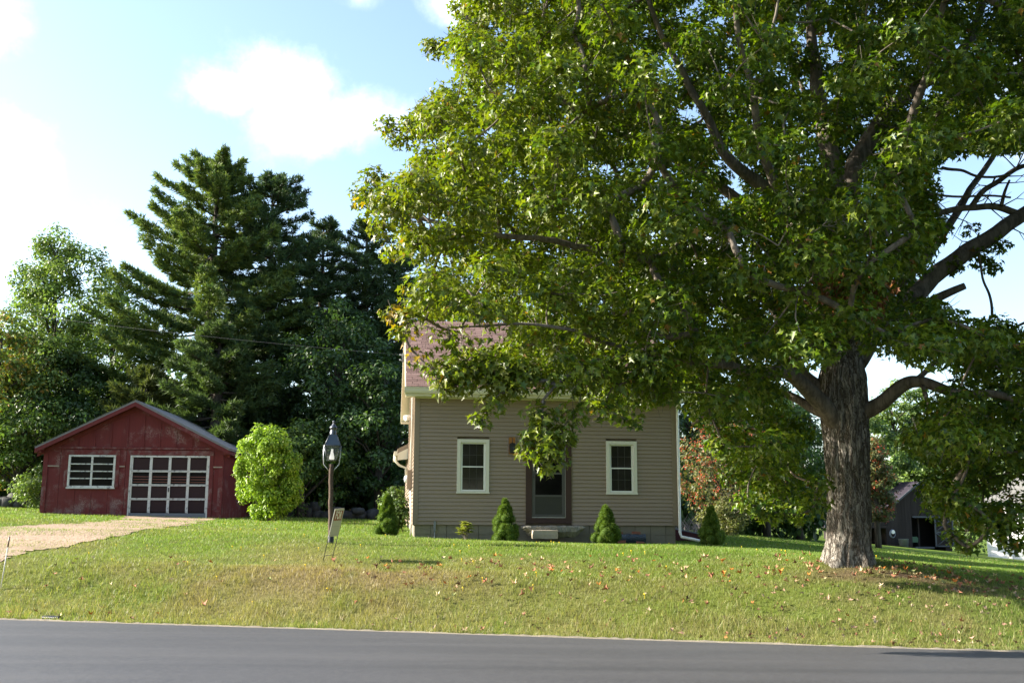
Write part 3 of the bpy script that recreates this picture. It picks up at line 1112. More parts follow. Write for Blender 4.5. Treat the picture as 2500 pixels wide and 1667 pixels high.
    mb = MB()
    n = len(prof)
    mb.add([(xl - .03, y, z) for y, z in prof] + [(xr + .03, y, z) for y, z in prof],
           [tuple(range(n))[::-1], tuple(range(n, 2 * n))] + [(i, (i + 1) % n, (i + 1) % n + n, i + n) for i in range(n)])
    mb.build('gutter', M['cream'], h)
    # downspout on the right corner
    mb = MB()
    xd = W + 0.055
    mb.tube([(xd, ey - .06, ez - .16), (xd, ey - .05, ez - .24), (xd, -0.06, zt - .12), (xd, -0.06, zt - .25), (xd, -.06, 0.05), (xd + .03, -.075, -.06), (xd + .3, -.2, -.12), (xd + .62, -.32, -.2)], .036, 8)
    mb.build('downspout', M['white'], h)
    # left side fittings
    mb = MB()
    mb.box((-.12, 1.7, 3.0), (-.022, 1.78, 3.08)).tube([(-.1, 1.74, 3.05), (-.24, 1.66, 3.0)], [.05, .075], 10).tube([(-.1, 1.74, 3.05), (-.22, 1.86, 3.0)], [.05, .075], 10)
    mb.build('floodlight', M['white'], h)
    mb = MB()
    mb.box((-.16, 1.0, 1.12), (-.022, 1.28, 1.6))
    mb.build('utility_box', M['tan_trim'], h)
    mb = MB()
    mb.box((-.11, 1.9, 1.2), (-.022, 2.2, 1.55)).lathe([(0.0, 0.1), (.06, .09), (.085, .04), (.085, 0)], 14, 1)
    mb2 = MB()
    for v in mb.v:
        pass
    mt = MB()
    mt.box((-.10, 1.9, 1.1), (-.022, 2.18, 1.62))
    mo = mt.build('electric_meter', M['grey_paint'], h)
    dome = MB()
    pts = [(.10, 0.0), (.10, .06), (.085, .11), (.0, .125)]
    V = []
    for r_, q in pts:
        for k in range(14):
            a_ = 2 * math.pi * k / 14
            V.append((-.10 - q, 2.04 + r_ * math.cos(a_), 1.4 + r_ * math.sin(a_)))
    dome.add(V, [(i * 14 + k, i * 14 + (k + 1) % 14, i * 14 + 14 + (k + 1) % 14, i * 14 + 14 + k) for i in range(3) for k in range(14)], 0, True)
    dome.build('meter_dome', M['meter'], mo)
    mb = MB()
    mb.tube([(-.06, 1.14, 1.6), (-.06, 1.14, 3.9), (-.08, 1.3, 4.3)], .022, 6).tube([(-.06, 1.08, 1.12), (-.06, 1.0, .7), (-.05, .62, .35), (-.05, .6, -.1)], .018, 6).tube([(-.06, 2.04, 1.62), (-.06, 2.04, 2.3), (-.06, 1.2, 2.6)], .016, 6)
    mb.build('conduit', M['fibre'], h)
    mb = MB()
    mb.box((-.36, 1.95, 4.70), (-.285, 2.01, 4.78)).tube([(-.32, 1.98, 4.74), (-.42, 1.98, 4.76)], .02, 6).tube([(-.32, 1.98, 4.60), (-.42, 1.98, 4.62)], .02, 6).box((-.345, 1.97, 4.55), (-.30, 1.99, 4.8))
    mb.build('cable_bracket', M['grey_pipe'], h)
    # grey pipe at the foundation
    mb = MB()
    mb.box((0.50, -0.06, 0.06), (0.555, -0.022, .30)).tube([(0.528, -.04, .07), (0.528, -.04, -.3)], .014, 6)
    mb.build('vent_pipe', M['grey_pipe'], h)
    # basement window well under blue plastic
    mb = MB()
    N = 10
    V = []
    for j in range(5):
        for i in range(N + 1):
            x = 5.13 + .70 * i / N
            z = -.27 + .27 * j / 4
            V.append((x, -.10 - .14 * math.sin(j / 4 * 1.3 + .3) - .015 * math.sin(i * 1.9 + j) + (.06 if j == 4 else 0), z + .012 * math.sin(i * 2.1)))
    mb.add(V, [(j * (N + 1) + i, j * (N + 1) + i + 1, (j + 1) * (N + 1) + i + 1, (j + 1) * (N + 1) + i) for j in range(4) for i in range(N)], 0, True)
    mb.build('window_well_cover', M['tarp'], h)
    # rear ell with its own low roof
    mb = MB()
    y0, y1 = D - .02, D + 4.2
    mb.prism([(0.0, -.5), (4.2, -.5), (4.2, 3.7), (2.2, 3.55), (0.0, 2.5)], y0, y1)
    mb.build('rear_wing', M['siding'], h)
    for k in range(24):
        link('siding_board', board(4.18), h, (-.002, y1, zb + k * e2), (0, 0, -math.pi / 2))
    mb = MB()
    mb.prism([(-.36, 2.40), (2.3, 3.72), (2.3, 3.86), (-.36, 2.54)], y0 - .02, y1 + .2)
    mb.build('wing_roof', M['tan_trim'], h)
    mb = MB()
    mb.prism([(-.36, 2.18), (-.03, 2.22), (-.03, 2.56), (-.36, 2.395)], y0 - .03, y0 + .1)
    mb.box((-.47, y0 - .06, 2.32), (-.362, y1, 2.46))
    mb.build('wing_fascia', M['cream'], h)
    mb = MB()
    mb.tube([(-.42, y0 + .05, 2.33), (-.42, y0 + .05, 2.16), (-.3, y0 + .05, 2.02), (-.08, y0 + .05, 1.94), (-.06, y0 + .05, 1.5)], .04, 8)
    mb.build('downspout', M['cream'], h)
    return h


house = build_house()


def hw(x, y, z):
    """house-local point -> world"""
    return Matrix.Translation((HX0, HY0, HZ0)) @ Matrix.Rotation(HYAW, 4, 'Z') @ Vector((x, y, z))


def rock(name, size, m_, seed, parent=None, loc=(0, 0, 0), rz=0, sub=3, amp=0.18, flat_top=False):
    """a boulder: cube subdivided, rounded and roughened"""
    n = sub * 2 + 1
    V = {}
    vs = []
    fs = []

    def vid(p):
        k = tuple(round(c, 4) for c in p)
        if k not in V:
            V[k] = len(vs)
            q = Vector(p)
            s = q.normalized() * 0.62
            q2 = q * 0.62 + s * 0.38 if not flat_top else q * 0.9 + s * 0.1
            d = mnoise.noise(q * 1.7 + Vector((seed, seed * 2, 0))) * amp + mnoise.noise(q * 5 + Vector((seed, 0, 0))) * amp * .35
            if flat_top and p[2] > 0.49:
                d *= 0.3
            q2 = q2 + q2.normalized() * d
            vs.append((q2.x * size[0], q2.y * size[1], q2.z * size[2]))
        return V[k]
    for ax in range(3):
        for sg in (-.5, .5):
            for i in range(n - 1):
                for j in range(n - 1):
                    c = []
                    for di, dj in ((0, 0), (1, 0), (1, 1), (0, 1)):
                        p = [0, 0, 0]
                        p[ax] = sg
                        p[(ax + 1) % 3] = -.5 + (i + di) / (n - 1)
                        p[(ax + 2) % 3] = -.5 + (j + dj) / (n - 1)
                        c.append(vid(tuple(p)))
                    fs.append(tuple(c) if sg > 0 else tuple(c[::-1]))
    mb = MB()
    mb.add(vs, fs, 0, not flat_top)
    return mb.build(name, m_, parent, loc, (0, 0, rz))


def build_steps():
    # long granite slab with a ship-bottom underside
    mb = MB()
    n = 26
    prof = []
    V = []
    for i in range(n + 1):
        t = i / n
        x = -0.76 + 1.52 * t
        u = abs(t - 0.5) * 2
        dep = 0.27 * (1 - max(0, (u - 0.62) / 0.38) ** 1.6 * 0.85) + .012 * math.sin(i * 2.3)
        top = 0.0 + .008 * math.sin(i * 1.1) - .02 * max(0, u - .9) / .1
        for (y, z) in ((-.32, top - .03), (-.30, top), (.30, top), (.30, top - dep), (-.25, top - dep), (-.33, top - dep * .5)):
            V.append((x, y + .012 * math.sin(i * 1.7 + z * 9), z))
    fs = []
    for i in range(n):
        for k in range(6):
            k2 = (k + 1) % 6
            fs.append((i * 6 + k, i * 6 + k2, i * 6 + 6 + k2, i * 6 + 6 + k))
    fs += [(0, 1, 2, 3, 4, 5), tuple(n * 6 + k for k in (5, 4, 3, 2, 1, 0))]
    mb.add(V, fs, 0, False)
    p = hw(3.43, -0.37, 0.20)
    o = mb.build('door_step', M['granite'], None, p, (0, 0, HYAW))
    tag(o, 'long rough granite slab under the front door', 'door step')
    p = hw(3.16, -0.86, -0.0)
    o = rock('stone_block', (0.62, 0.26, 0.2), M['pale_stone'], 3.1, None, p, HYAW, 2, 0.06, True)
    tag(o, 'small pale flat stone lying in front of the granite slab', 'stone')
    # loose bricks by the window well
    for k, (x, y, z, rz, rx, lab) in enumerate(((5.02, -.30, -.22, .3, .5, 'red brick leaning beside the right dwarf spruce trunk'), (5.18, -.33, -.2, -.2, 1.3, 'red brick stood on end before the blue plastic cover'),
                                         (5.6, -.14, .035, .05, 0, 'red brick lying on top of the blue plastic cover'), (5.15, -.12, .03, .1, 0, 'brick on the left top edge of the blue plastic'),
                                         (5.66, -.34, -.22, .2, .3, 'brick in the grass under the right end of the blue plastic'))):
        mb = MB().box((-.1, -.05, -.03), (.1, .05, .03))
        o = mb.build('brick', M['brick'], None, hw(x, y, z), (rx, 0.05, HYAW + rz))
        tag(o, lab, 'brick', 'loose bricks by the foundation')
    # cellar bulkhead on the right side
    p = hw(6.95, 1.2, -.25)
    b = empty('cellar_bulkhead', p, HYAW, 'low slanted cellar hatch of blue grey boards beside the house', 'hatch')
    MB().prism([(0, 0), (1.1, 0), (1.1, .14), (0, .36)], 0, 1.5).build('hatch_side', M['maroon_board'], b)
    for k in range(2):
        MB().add([(0, .02 + k * .74, .372), (1.12, .02 + k * .74, .152), (1.12, .74 + k * .74, .152), (0, .74 + k * .74, .372),
                  (0, .02 + k * .74, .40), (1.12, .02 + k * .74, .18), (1.12, .74 + k * .74, .18), (0, .74 + k * .74, .40)],
                 [(3, 2, 1, 0), (4, 5, 6, 7), (0, 1, 5, 4), (1, 2, 6, 5), (2, 3, 7, 6), (3, 0, 4, 7)]).build('hatch_door', M['blue_grey'], b)
    # wall lamp on its cedar board
    o = empty('wall_lamp', hw(2.445, -0.022, 2.19), HYAW, 'black wall lantern on an orange wood board left of the door', 'wall lamp')
    mb = MB()
    mb.box((-.085, -.018, -.215), (.085, 0.0, .215))
    mb.build('backboard', M['cedar'], o)
    mb = MB()
    mb.box((-.108, -.03, -.245), (-.086, 0.0, .245)).box((.086, -.03, -.245), (.108, 0, .245)).box((-.086, -.03, .216), (.086, 0, .245)).box((-.086, -.03, -.245), (.086, 0, -.216))
    mb.build('board_frame', M['grey_wood'], o)
    mb = MB()
    mb.tube([(0, -.02, .19), (0, -.07, .18), (0, -.09, .1), (0, -.08, .06)], .011, 6)
    mb.build('bracket', M['iron'], o)
    mb = MB()
    mb.prism([(-.06, -.19), (.06, -.19), (.07, .03), (.045, .06), (-.045, .06), (-.07, .03)], -.15, -.025)
    lb = mb.build('lantern_box', M['iron'], o)
    mb = MB()
    V = [(0.04 * math.cos(a * math.pi / 6), -.153, -.08 + .05 * math.sin(a * math.pi / 6)) for a in range(12)]
    V += [(x, -.15, z) for x, y, z in V]
    mb.add(V, [tuple(range(12))] + [(i, (i + 1) % 12, (i + 1) % 12 + 12, i + 12) for i in range(12)])
    mb.build('lens', M['clear'], lb)


build_steps()


# ------------------------------------------------------------------ garage
def build_garage():
    W, D = 6.02, 7.0
    g = empty('garage', (GX0, GY0, GZ0), GYAW, 'old red wooden garage with white paned door', 'garage')
    ze, zp = 2.30, 3.92       # eave and peak
    mid = W / 2

    def roof_z(x):
        return ze + (zp - ze) * (1 - abs(x - mid) / (mid + .22))
    mb = MB()
    mb.box((0.03, D - .1, -.3), (W - .03, D, ze)).box((W - .1, .1, -.3), (W - .0, D - .1, ze)).box((0.0, .1, -.3), (.1, D - .1, ze))
    mb.build('wall', M['red'], g)
    boxpart('floor', (.1, .06, -.3), (W - .1, D - .1, -.02), M['concrete'], g)
    boxpart('interior_shade_sheet', (.12, .9, -.01), (W - .12, .95, 2.25), M['dark'], g)  # added near-black sheet, interior shade put into its colour
    win = (0.83, 2.40, 0.97, 2.06)
    dor = (2.88, 5.56, 0.0, 2.06)
    # vertical boards
    n = 11
    bw = W / n
    for i in range(n):
        x0, x1 = i * bw + .004, (i + 1) * bw - .004
        # gable piece
        xm = [x0, x1]
        top = [(x0, roof_z(x0) - .1), (x1, roof_z(x1) - .1)]
        if x0 < mid < x1:
            top = [(x0, roof_z(x0) - .1), (mid, roof_z(mid) - .1), (x1, roof_z(x1) - .1)]
        pts = [(x1, 2.34), (x0, 2.34)] + top
        yy = random.uniform(-.006, .006)
        MB().prism(pts, -.02 + yy, .02).build('board', M['red'], g)
        # lower pieces, cut round the openings
        spans = [(x0, x1)]
        for (a, b, c, d) in (win, dor):
            ns = []
            for s0, s1 in spans:
                if s1 <= a or s0 >= b:
                    ns.append((s0, s1, None))
                else:
                    if s0 < a - .01:
                        ns.append((s0, a, None))
                    ns.append((max(s0, a), min(s1, b), (c, d)))
                    if s1 > b + .01:
                        ns.append((b, s1, None))
            if any(len(s) == 3 and s[2] for s in ns):
                spans = ns
                break
        for s in spans:
            s0, s1 = s[0], s[1]
            cd = s[2] if len(s) == 3 else None
            if s1 - s0 < .02:
                continue
            yy = random.uniform(-.006, .006)
            if cd is None:
                if i in (0, 4, 5, 10) and s1 - s0 > .2:
                    MB().box((s0, yy, -.3), (s1, .04, 1.62)).build('board', M['red'], g)
                    MB().box((s0, yy - .012, 1.625), (s1, .04, 2.30)).build('board', M['red'], g)
                    MB().box((s0 + .02, yy - .03, 1.66), (s1 - .02, yy - .012, 1.70)).build('drip_strip', M['grey_wood'], g)
                else:
                    MB().box((s0, yy, -.3), (s1, .04, 2.30)).build('board', M['red'], g)
            else:
                if cd[0] > 0.1:
                    MB().box((s0, yy, -.3), (s1, .04, cd[0] - .02)).build('board', M['red'], g)
                MB().box((s0, yy, cd[1] + .02), (s1, .04, 2.30)).build('board', M['red'], g)
    # battens in the gable
    for k in range(0, n + 1, 1):
        x = k * bw
        if 0.5 < x < W - .5:
            MB().box((x - .025, -.04, 2.36), (x + .025, -.021, roof_z(x) - .16)).build('batten', M['red'], g)
    # band board, corner boards, casings
    boxpart('band_board', (0.0, -.05, 2.27), (W, -.021, 2.335), M['red'], g)
    for x0, x1 in ((-.012, .14), (W - .14, W + .012)):
        boxpart('corner_board', (x0, -.034, -.3), (x1, -.008, 2.268), M['red'], g)
    for (a, b, c, d, dn) in ((*win, True), (*dor, False)):
        t = .13
        boxpart('casing', (a - t, -.038, c if dn else -.25), (a - .001, .03, d + .01), M['red'], g)
        boxpart('casing', (b + .001, -.038, c if dn else -.25), (b + t, .03, d + .01), M['red'], g)
        boxpart('casing', (a - t, -.042, d + .0105), (b + t, .03, d + .17), M['red'], g)
    # window
    a, b, c, d = win
    mb = MB()
    mb.box((a, -.055, c), (a + .07, .03, d)).box((b - .07, -.055, c), (b, .03, d)).box((a + .07, -.055, d - .06), (b - .07, .03, d)).box((a + .07, -.055, c), (b - .07, .03, c + .05)).box((a - .02, -.085, c - .05), (b + .02, 0, c - .001))
    wn = mb.build('window', M['old_white'], g)
    xm = (a + b) / 2
    boxpart('mullion', (xm - .032, -.045, c + .05), (xm + .032, .02, d - .06), M['old_white'], wn)
    for k in range(1, 4):
        z = c + .05 + (d - c - .11) * k / 4
        boxpart('glazing_bar', (a + .07, -.04, z - .018), (xm - .033, .015, z + .018), M['old_white'], wn)
        boxpart('glazing_bar', (xm + .033, -.04, z - .018), (b - .07, .015, z + .018), M['old_white'], wn)
    for k in range(4):
        z0 = c + .05 + (d - c - .11) * k / 4 + (.018 if k else 0)
        z1 = c + .05 + (d - c - .11) * (k + 1) / 4 - (.018 if k < 3 else 0)
        for x0, x1 in ((a + .07, xm - .032), (xm + .032, b - .07)):
            boxpart('pane', (x0, -.012, z0), (x1, -.006, z1), M['glass'], wn)
    # door
    a, b, c, d = dor
    mb = MB()
    mb.box((a, -.03, -.2), (a + .05, .05, d)).box((b - .05, -.03, -.2), (b, .05, d)).box((a + .05, -.03, d - .06), (b - .05, .05, d))
    gd = mb.build('garage_door', M['old_white'], g)
    boxpart('bottom_board', (a + .05, -.012, -.2), (b - .05, .04, .11), M['grey_paint'], gd)
    x0, x1, z0, z1 = a + .05, b - .05, .11, d - .06
    for k in range(5):
        x = x0 + .02 + (x1 - x0 - .04) * k / 4
        wdt = .045 if k in (1, 2, 3) else .028
        boxpart('stile', (x - wdt, -.016, z0), (x + wdt, .035, z1), M['old_white'], gd)
    for k in range(1, 4):
        z = z0 + (z1 - z0) * k / 4
        boxpart('rail', (x0, -.0195, z - .033), (x1, .03, z + .033), M['old_white'], gd)
        boxpart('rail_joint', (x0, -.0215, z - .004), (x1, -.0196, z + .004), M['grey_paint'], gd)
    for r_ in range(4):
        zz0 = z0 + (z1 - z0) * r_ / 4 + .03
        zz1 = z0 + (z1 - z0) * (r_ + 1) / 4 - .03
        for k in range(4):
            xx0 = x0 + .02 + (x1 - x0 - .04) * k / 4 + .04
            xx1 = x0 + .02 + (x1 - x0 - .04) * (k + 1) / 4 - .04
            if r_ == 2:
                boxpart('pane', (xx0, .05, zz0), (xx1, .056, zz1), M['dark'], gd)  # near-black backing without glass, the dark opening painted in
                for q in range(3):
                    zq = zz0 + (zz1 - zz0) * (.15 + .22 * q)
                    boxpart('slat', (xx0, .026, zq), (xx1, .045, zq + .025), M['red_slat'], gd)
            else:
                boxpart('panel', (xx0 - .0, .006, zz0), (xx1, .02, zz1), M['door_fill'], gd)
    boxpart('door_handle', ((x0 + x1) / 2 - .015, -.045, z0 + .72), ((x0 + x1) / 2 + .015, -.02, z0 + .86), M['iron'], gd)
    # roof
    ov = .22
    mb = MB()
    for sg in (-1, 1):
        xe = mid + sg * (mid + ov)
        P = [(mid, -.32, zp), (xe, -.32, ze), (xe, D + .2, ze), (mid, D + .2, zp)]
        P += [(x, y, z - .05) for x, y, z in P]
        fs = [(0, 1, 2, 3), (7, 6, 5, 4), (0, 4, 5, 1), (1, 5, 6, 2), (2, 6, 7, 3)]
        mb.add(P, fs if sg < 0 else fs)
    rf = mb.build('roof', M['grey_roof'], g)
    # visible right-hand courses of grey shingle
    Ls = math.hypot(mid + ov, zp - ze)
    sa = math.atan2(zp - ze, mid + ov)
    for sg in (-1, 1):
        for k in range(22):
            s0 = Ls * k / 22
            T = Matrix.Translation((mid, 0, zp + .006)) @ (Matrix.Rotation(math.pi, 4, 'Z') if sg < 0 else Matrix.Identity(4)) @ Matrix.Rotation(sa, 4, 'Y') @ Matrix.Translation((s0, 0, 0.002)) @ Matrix.Rotation(R(-1.5), 4, 'Y')
            y0, y1 = (-.34, D + .2) if sg > 0 else (-D - .2, .34)
            MB().box((-.02, y0, 0), (Ls / 22 + .012, y1, .008), 0, T).build('shingle_course', M['grey_roof'], rf)
    # rake fascia and second board
    for sg in (-1, 1):
        xe = mid + sg * (mid + ov)
        for (dz0, dz1, y0, y1) in ((-.055, -.20, -.34, -.315), (-.17, -.31, -.06, -.03)):
            pts = [(mid, zp + dz0), (xe, ze + dz0), (xe, ze + dz1), (mid, zp + dz1)]
            MB().prism(pts if sg < 0 else pts[::-1], y0, y1).build('rake_board', M['red'], g)
        pts = [(mid, zp - .056), (xe, ze - .056), (xe, ze - .075), (mid, zp - .075)]
        MB().prism(pts if sg < 0 else pts[::-1], -.314, -.02).build('rake_soffit', M['red'], g)
        boxpart('eave_board', (min(xe, xe - sg * .2), -.3, ze - .19), (max(xe, xe - sg * .2), D, ze - .08), M['red'], g)
    return g


build_garage()


# ------------------------------------------------------------------ foliage generators
MAPLE = np.array([(0, 0), (.30, -.06), (.20, .17), (.52, .36), (.19, .46), (0, 1.0), (-.30, -.06), (-.20, .17), (-.52, .36), (-.19, .46)], float)
M3 = np.array([(0, -.05), (.50, .34), (.20, .46), (0, 1.0), (-.50, .34), (-.20, .46)], float)
M3_T = np.array([(0, 1, 2), (0, 2, 3), (0, 5, 4), (0, 3, 5)])
MAPLE_T = np.array([(0, 1, 2), (0, 2, 4), (2, 3, 4), (0, 4, 5), (0, 7, 6), (0, 9, 7), (7, 9, 8), (0, 5, 9)])
OVAL = np.array([(0, 0), (.28, .45), (0, 1.0), (-.28, .45)], float)
OVAL_T = np.array([(0, 1, 2), (0, 2, 3)])


def leaves(P, N, T, size, shape, tris, fold=0.25):
    """P positions, N normals, T tip directions"""
    N = N / np.linalg.norm(N, axis=1, keepdims=True)
    T = T - (T * N).sum(1, keepdims=True) * N
    T = T / (np.linalg.norm(T, axis=1, keepdims=True) + 1e-9)
    B = np.cross(T, N)
    k = len(shape)
    s = size[:, None, None]
    f = fold * rng.uniform(0.2, 1.5, (len(P), 1))
    curl = rng.uniform(-.55, .15, (len(P), 1))
    x = shape[None, :, 0]
    y = shape[None, :, 1] - .3
    z = f * np.abs(x) + curl * y * y
    V = P[:, None] + s * (x[..., None] * B[:, None] + y[..., None] * T[:, None] + z[..., None] * N[:, None])
    idx = (np.arange(len(P)) * k)[:, None, None] + tris[None]
    return V.reshape(-1, 3), idx.reshape(-1, 3)


def unit(n):
    v = rng.normal(size=(n, 3))
    return v / np.linalg.norm(v, axis=1, keepdims=True)


def pick(cols, n, var=0.25):
    cols = np.array([c[1] for c in cols]), np.array([c[0] for c in cols], float)
    i = rng.choice(len(cols[1]), n, p=cols[1] / cols[1].sum())
    return cols[0][i] * rng.uniform(1 - var, 1 + var, (n, 1))


def clump_leaves(C, rad, per, size, droop=0.3, flat=0.7, up=0.6):
    """leaves spread through balls round the clump centres C"""
    n = len(C)
    cnt = per if hasattr(per, '__len__') else np.full(n, per)
    idx = np.repeat(np.arange(n), cnt)
    m_ = len(idx)
    u = unit(m_)
    r = rng.random(m_) ** 0.45
    off = u * r[:, None] * rad[idx][:, None]
    off[:, 2] *= flat
    P = C[idx] + off
    Nn = u * 0.7 + np.array([0, 0, up]) + unit(m_) * 0.55
    T = u * 0.6 + unit(m_) * 0.6 + np.array([0, 0, -droop])
    return P, Nn, T, size * rng.uniform(.65, 1.25, m_), idx


def leaf_object(name, P, N, T, sz, tint, material, maple=False, parent=None, loc=None, fold=.25):
    sh, tr = (MAPLE, MAPLE_T) if maple else (OVAL, OVAL_T)
    V, I = leaves(P, N, T, sz, sh, tr, fold)
    c = np.repeat(tint, len(sh), 0)
    if loc is not None:
        V = V - np.array(loc)
    return link(name, npmesh(name, V, I, material, c), parent)


def curve_pts(a, b, bend, n=6):
    a = Vector(a)
    b = Vector(b)
    out_ = []
    for i in range(n + 1):
        t = i / n
        out_.append(a.lerp(b, t) + bend * math.sin(math.pi * t))
    return out_


# ------------------------------------------------------------------ the big maple
def build_maple():
    base = Vector((5.72, 17.3, float(hz(5.72, 17.3)) - .1))
    t = empty('maple_tree', base, 0, 'huge old maple with furrowed trunk spreading over the front lawn', 'tree')
    B = base
    # skeleton: list of polylines with radii
    limbs = []

    def limb(pts, r0, r1):
        P = [p if isinstance(p, Vector) else at(*p) for p in pts]
        # smooth (Catmull-Rom)
        Q = []
        for i in range(len(P) - 1):
            p0, p1, p2, p3 = P[max(i - 1, 0)], P[i], P[i + 1], P[min(i + 2, len(P) - 1)]
            for k in range(5):
                u = k / 5
                Q.append(0.5 * ((2 * p1) + (p2 - p0) * u + (2 * p0 - 5 * p1 + 4 * p2 - p3) * u * u + (3 * p1 - p0 - 3 * p2 + p3) * u ** 3))
        Q.append(P[-1])
        n = len(Q)
        rad = [r0 + (r1 - r0) * (i / (n - 1)) ** 0.8 for i in range(n)]
        Q = [q + Vector((mnoise.noise(q * 1.5), mnoise.noise(q * 1.5 + Vector((9, 0, 0))), mnoise.noise(q * 1.5 + Vector((0, 9, 0))))) * 0.06 for q in Q]
        limbs.append((Q, rad))
        return Q
    # trunk
    tp = [at(2071, 1392, 17.3), at(2070, 1330, 17.3), at(2072, 1200, 17.3), at(2066, 1080, 17.3), at(2058, 990, 17.3), at(2058, 930, 17.3), at(2058, 860, 17.35), at(2060, 760, 17.4)]
    rr = [.385, .355, .335, .36, .40, .39, .32, .27]
    # dense rings for bark relief
    P = []
    Rr = []
    for i in range(len(tp) - 1):
        for k in range(14):
            u = k / 14
            P.append(tp[i].lerp(tp[i + 1], u))
            uu = u * u * (3 - 2 * u)
            Rr.append(rr[i] * (1 - uu) + rr[i + 1] * uu)
    n = 72
    V = []
    for i, (p, r) in enumerate(zip(P, Rr)):
        hgt = p.z - P[0].z
        for k in range(n):
            a = 2 * math.pi * k / n
            flare = max(0, 0.55 - hgt) / 0.55
            root = flare ** 1.5 * (.02 + .11 * max(0, math.sin(a * 5 + .7)) + .06 * max(0, math.sin(a * 3 + 2)))
            q = Vector((math.cos(a), math.sin(a), 0))
            wv = q * 2.6 + Vector((0, 0, hgt * .55))
            warp = mnoise.noise(Vector((q.x * 2, q.y * 2, hgt * 1.3))) * .5
            rid = 1 - abs(mnoise.noise(Vector((q.x * 4.2 + warp, q.y * 4.2, hgt * .9)))) * 2.2
            rid2 = 1 - abs(mnoise.noise(Vector((q.x * 9 + warp * 2, q.y * 9, hgt * 1.8 + 5)))) * 2.2
            low = mnoise.noise(Vector((q.x * 1.4, q.y * 1.4, hgt * .8 + 3)))
            rr_ = r * (1 + .05 * low) + root + .042 * rid + .022 * rid2 - .04
            V.append((p.x + q.x * rr_ - B.x, p.y + q.y * rr_ - B.y, p.z - B.z))
    fs = [(i * n + k, i * n + (k + 1) % n, (i + 1) * n + (k + 1) % n, (i + 1) * n + k) for i in range(len(P) - 1) for k in range(n)]
    mb = MB()
    mb.add(V, fs, 0, True)
    mb.build('trunk', M['maple_bark'], t)

    Y = 17.3
    stemA = limb([at(2058, 870, Y), at(2048, 700, 17.5), at(2040, 540, 17.6), at(2030, 380, 17.7), at(2008, 280, 17.8), at(1995, 200, 17.9), at(1985, 90, 18), at(1970, -60, 18), at(1960, -250, 18)], .27, .05)
    stemB = limb([at(2062, 800, 17.4), at(2068, 600, 17.8), at(2080, 430, 18.2), at(2140, 310, 18.5), at(2215, 230, 18.7), at(2330, 150, 19), at(2385, 50, 19.2), at(2410, -60, 19.3), at(2450, -300, 19.3)], .24, .05)
    limb([at(2150, 330, 18.5), at(2250, 300, 18.3), at(2350, 292, 18.1), at(2450, 262, 18), at(2600, 200, 18)], .09, .03)
    stemD = limb([at(2050, 740, 17.3), at(1980, 600, 17.0), at(1890, 490, 16.7), at(1830, 430, 16.5), at(1770, 370, 16.3), at(1735, 300, 16.2), at(1680, 200, 16), at(1600, 60, 15.8), at(1550, -120, 15.6)], .17, .03)
    stemE = limb([at(2090, 880, 17.5), at(2150, 790, 17.8), at(2240, 710, 18.1), at(2340, 630, 18.4), at(2430, 570, 18.6), at(2500, 525, 18.8), at(2650, 430, 19)], .19, .12)
    limbs_dead = []
    d1 = limb([at(2500, 530, 18.8), at(2440, 510, 18.7), at(2370, 508, 18.5), at(2300, 520, 18.3), at(2240, 545, 18.1), at(2180, 575, 17.9)], .07, .05)
    d2 = limb([at(2370, 505, 18.5), at(2420, 455, 18.6), at(2480, 415, 18.7), at(2560, 390, 18.8)], .055, .04)
    limb([at(2270, 476, 18), at(2340, 480, 18.2), at(2400, 482, 18.4), at(2470, 482, 18.5)], .022, .02)
    limb([at(2445, 505, 18.6), at(2455, 470, 18.6), at(2468, 440, 18.6)], .04, .02)
    limb([at(2300, 410, 18), at(2345, 415, 18.2), at(2390, 430, 18.4), at(2470, 425, 18.6)], .03, .022)
    limb([at(2430, 427, 18.5), at(2425, 445, 18.5)], .02, .015)
    # broken stub and hanging dead strip
    limb([at(2235, 760, 17.8), at(2300, 725, 17.7), at(2362, 697, 17.6)], .10, .06)
    limb([at(2388, 615, 18.3), at(2400, 680, 18.2), at(2418, 720, 18.2), at(2420, 765, 18.1)], .018, .025)
    # lower right limb
    low_r = limb([at(2100, 1010, 17.2), at(2150, 985, 17), at(2205, 938, 16.8), at(2240, 930, 16.7), at(2290, 945, 16.5), at(2340, 958, 16.4), at(2420, 962, 16.2), at(2560, 1000, 16)], .15, .05)
    limb([at(2250, 940, 16.6), at(2265, 985, 16.4), at(2290, 1040, 16.3), at(2330, 1110, 16.2)], .04, .02)
    limb([at(2235, 925, 16.7), at(2300, 880, 16.9), at(2400, 830, 17.2), at(2520, 780, 17.5)], .05, .02)
    # lower left limbs
    lA = limb([at(2045, 1040, 17.2), at(2005, 985, 17), at(1960, 935, 16.7), at(1910, 912, 16.4), at(1820, 905, 16), at(1700, 880, 15.2), at(1560, 860, 14.3), at(1420, 890, 13.5), at(1330, 980, 13.2)], .18, .016)
    lB = limb([at(2050, 985, 17.3), at(2000, 945, 17.4), at(1955, 905, 17.5), at(1930, 840, 17.5), at(1880, 740, 17.4), at(1780, 690, 17.2), at(1600, 640, 16.8), at(1400, 600, 16.5), at(1180, 570, 16.4), at(980, 520, 16.4)], .16, .03)
    lC = limb([at(2035, 1020, 17.5), at(1985, 1000, 17.9), at(1930, 965, 18.3), at(1860, 960, 18.6), at(1770, 1000, 18.8), at(1690, 1040, 19)], .11, .03)
    lD = limb([at(2050, 700, 17.4), at(1900, 560, 17.9), at(1700, 420, 18.2), at(1480, 300, 18.4), at(1280, 200, 18.4), at(1120, 120, 18.3)], .14, .03)
    lE = limb([at(1240, 780, 13.4), at(1195, 750, 13.4), at(1140, 705, 13.5)], .03, .015)
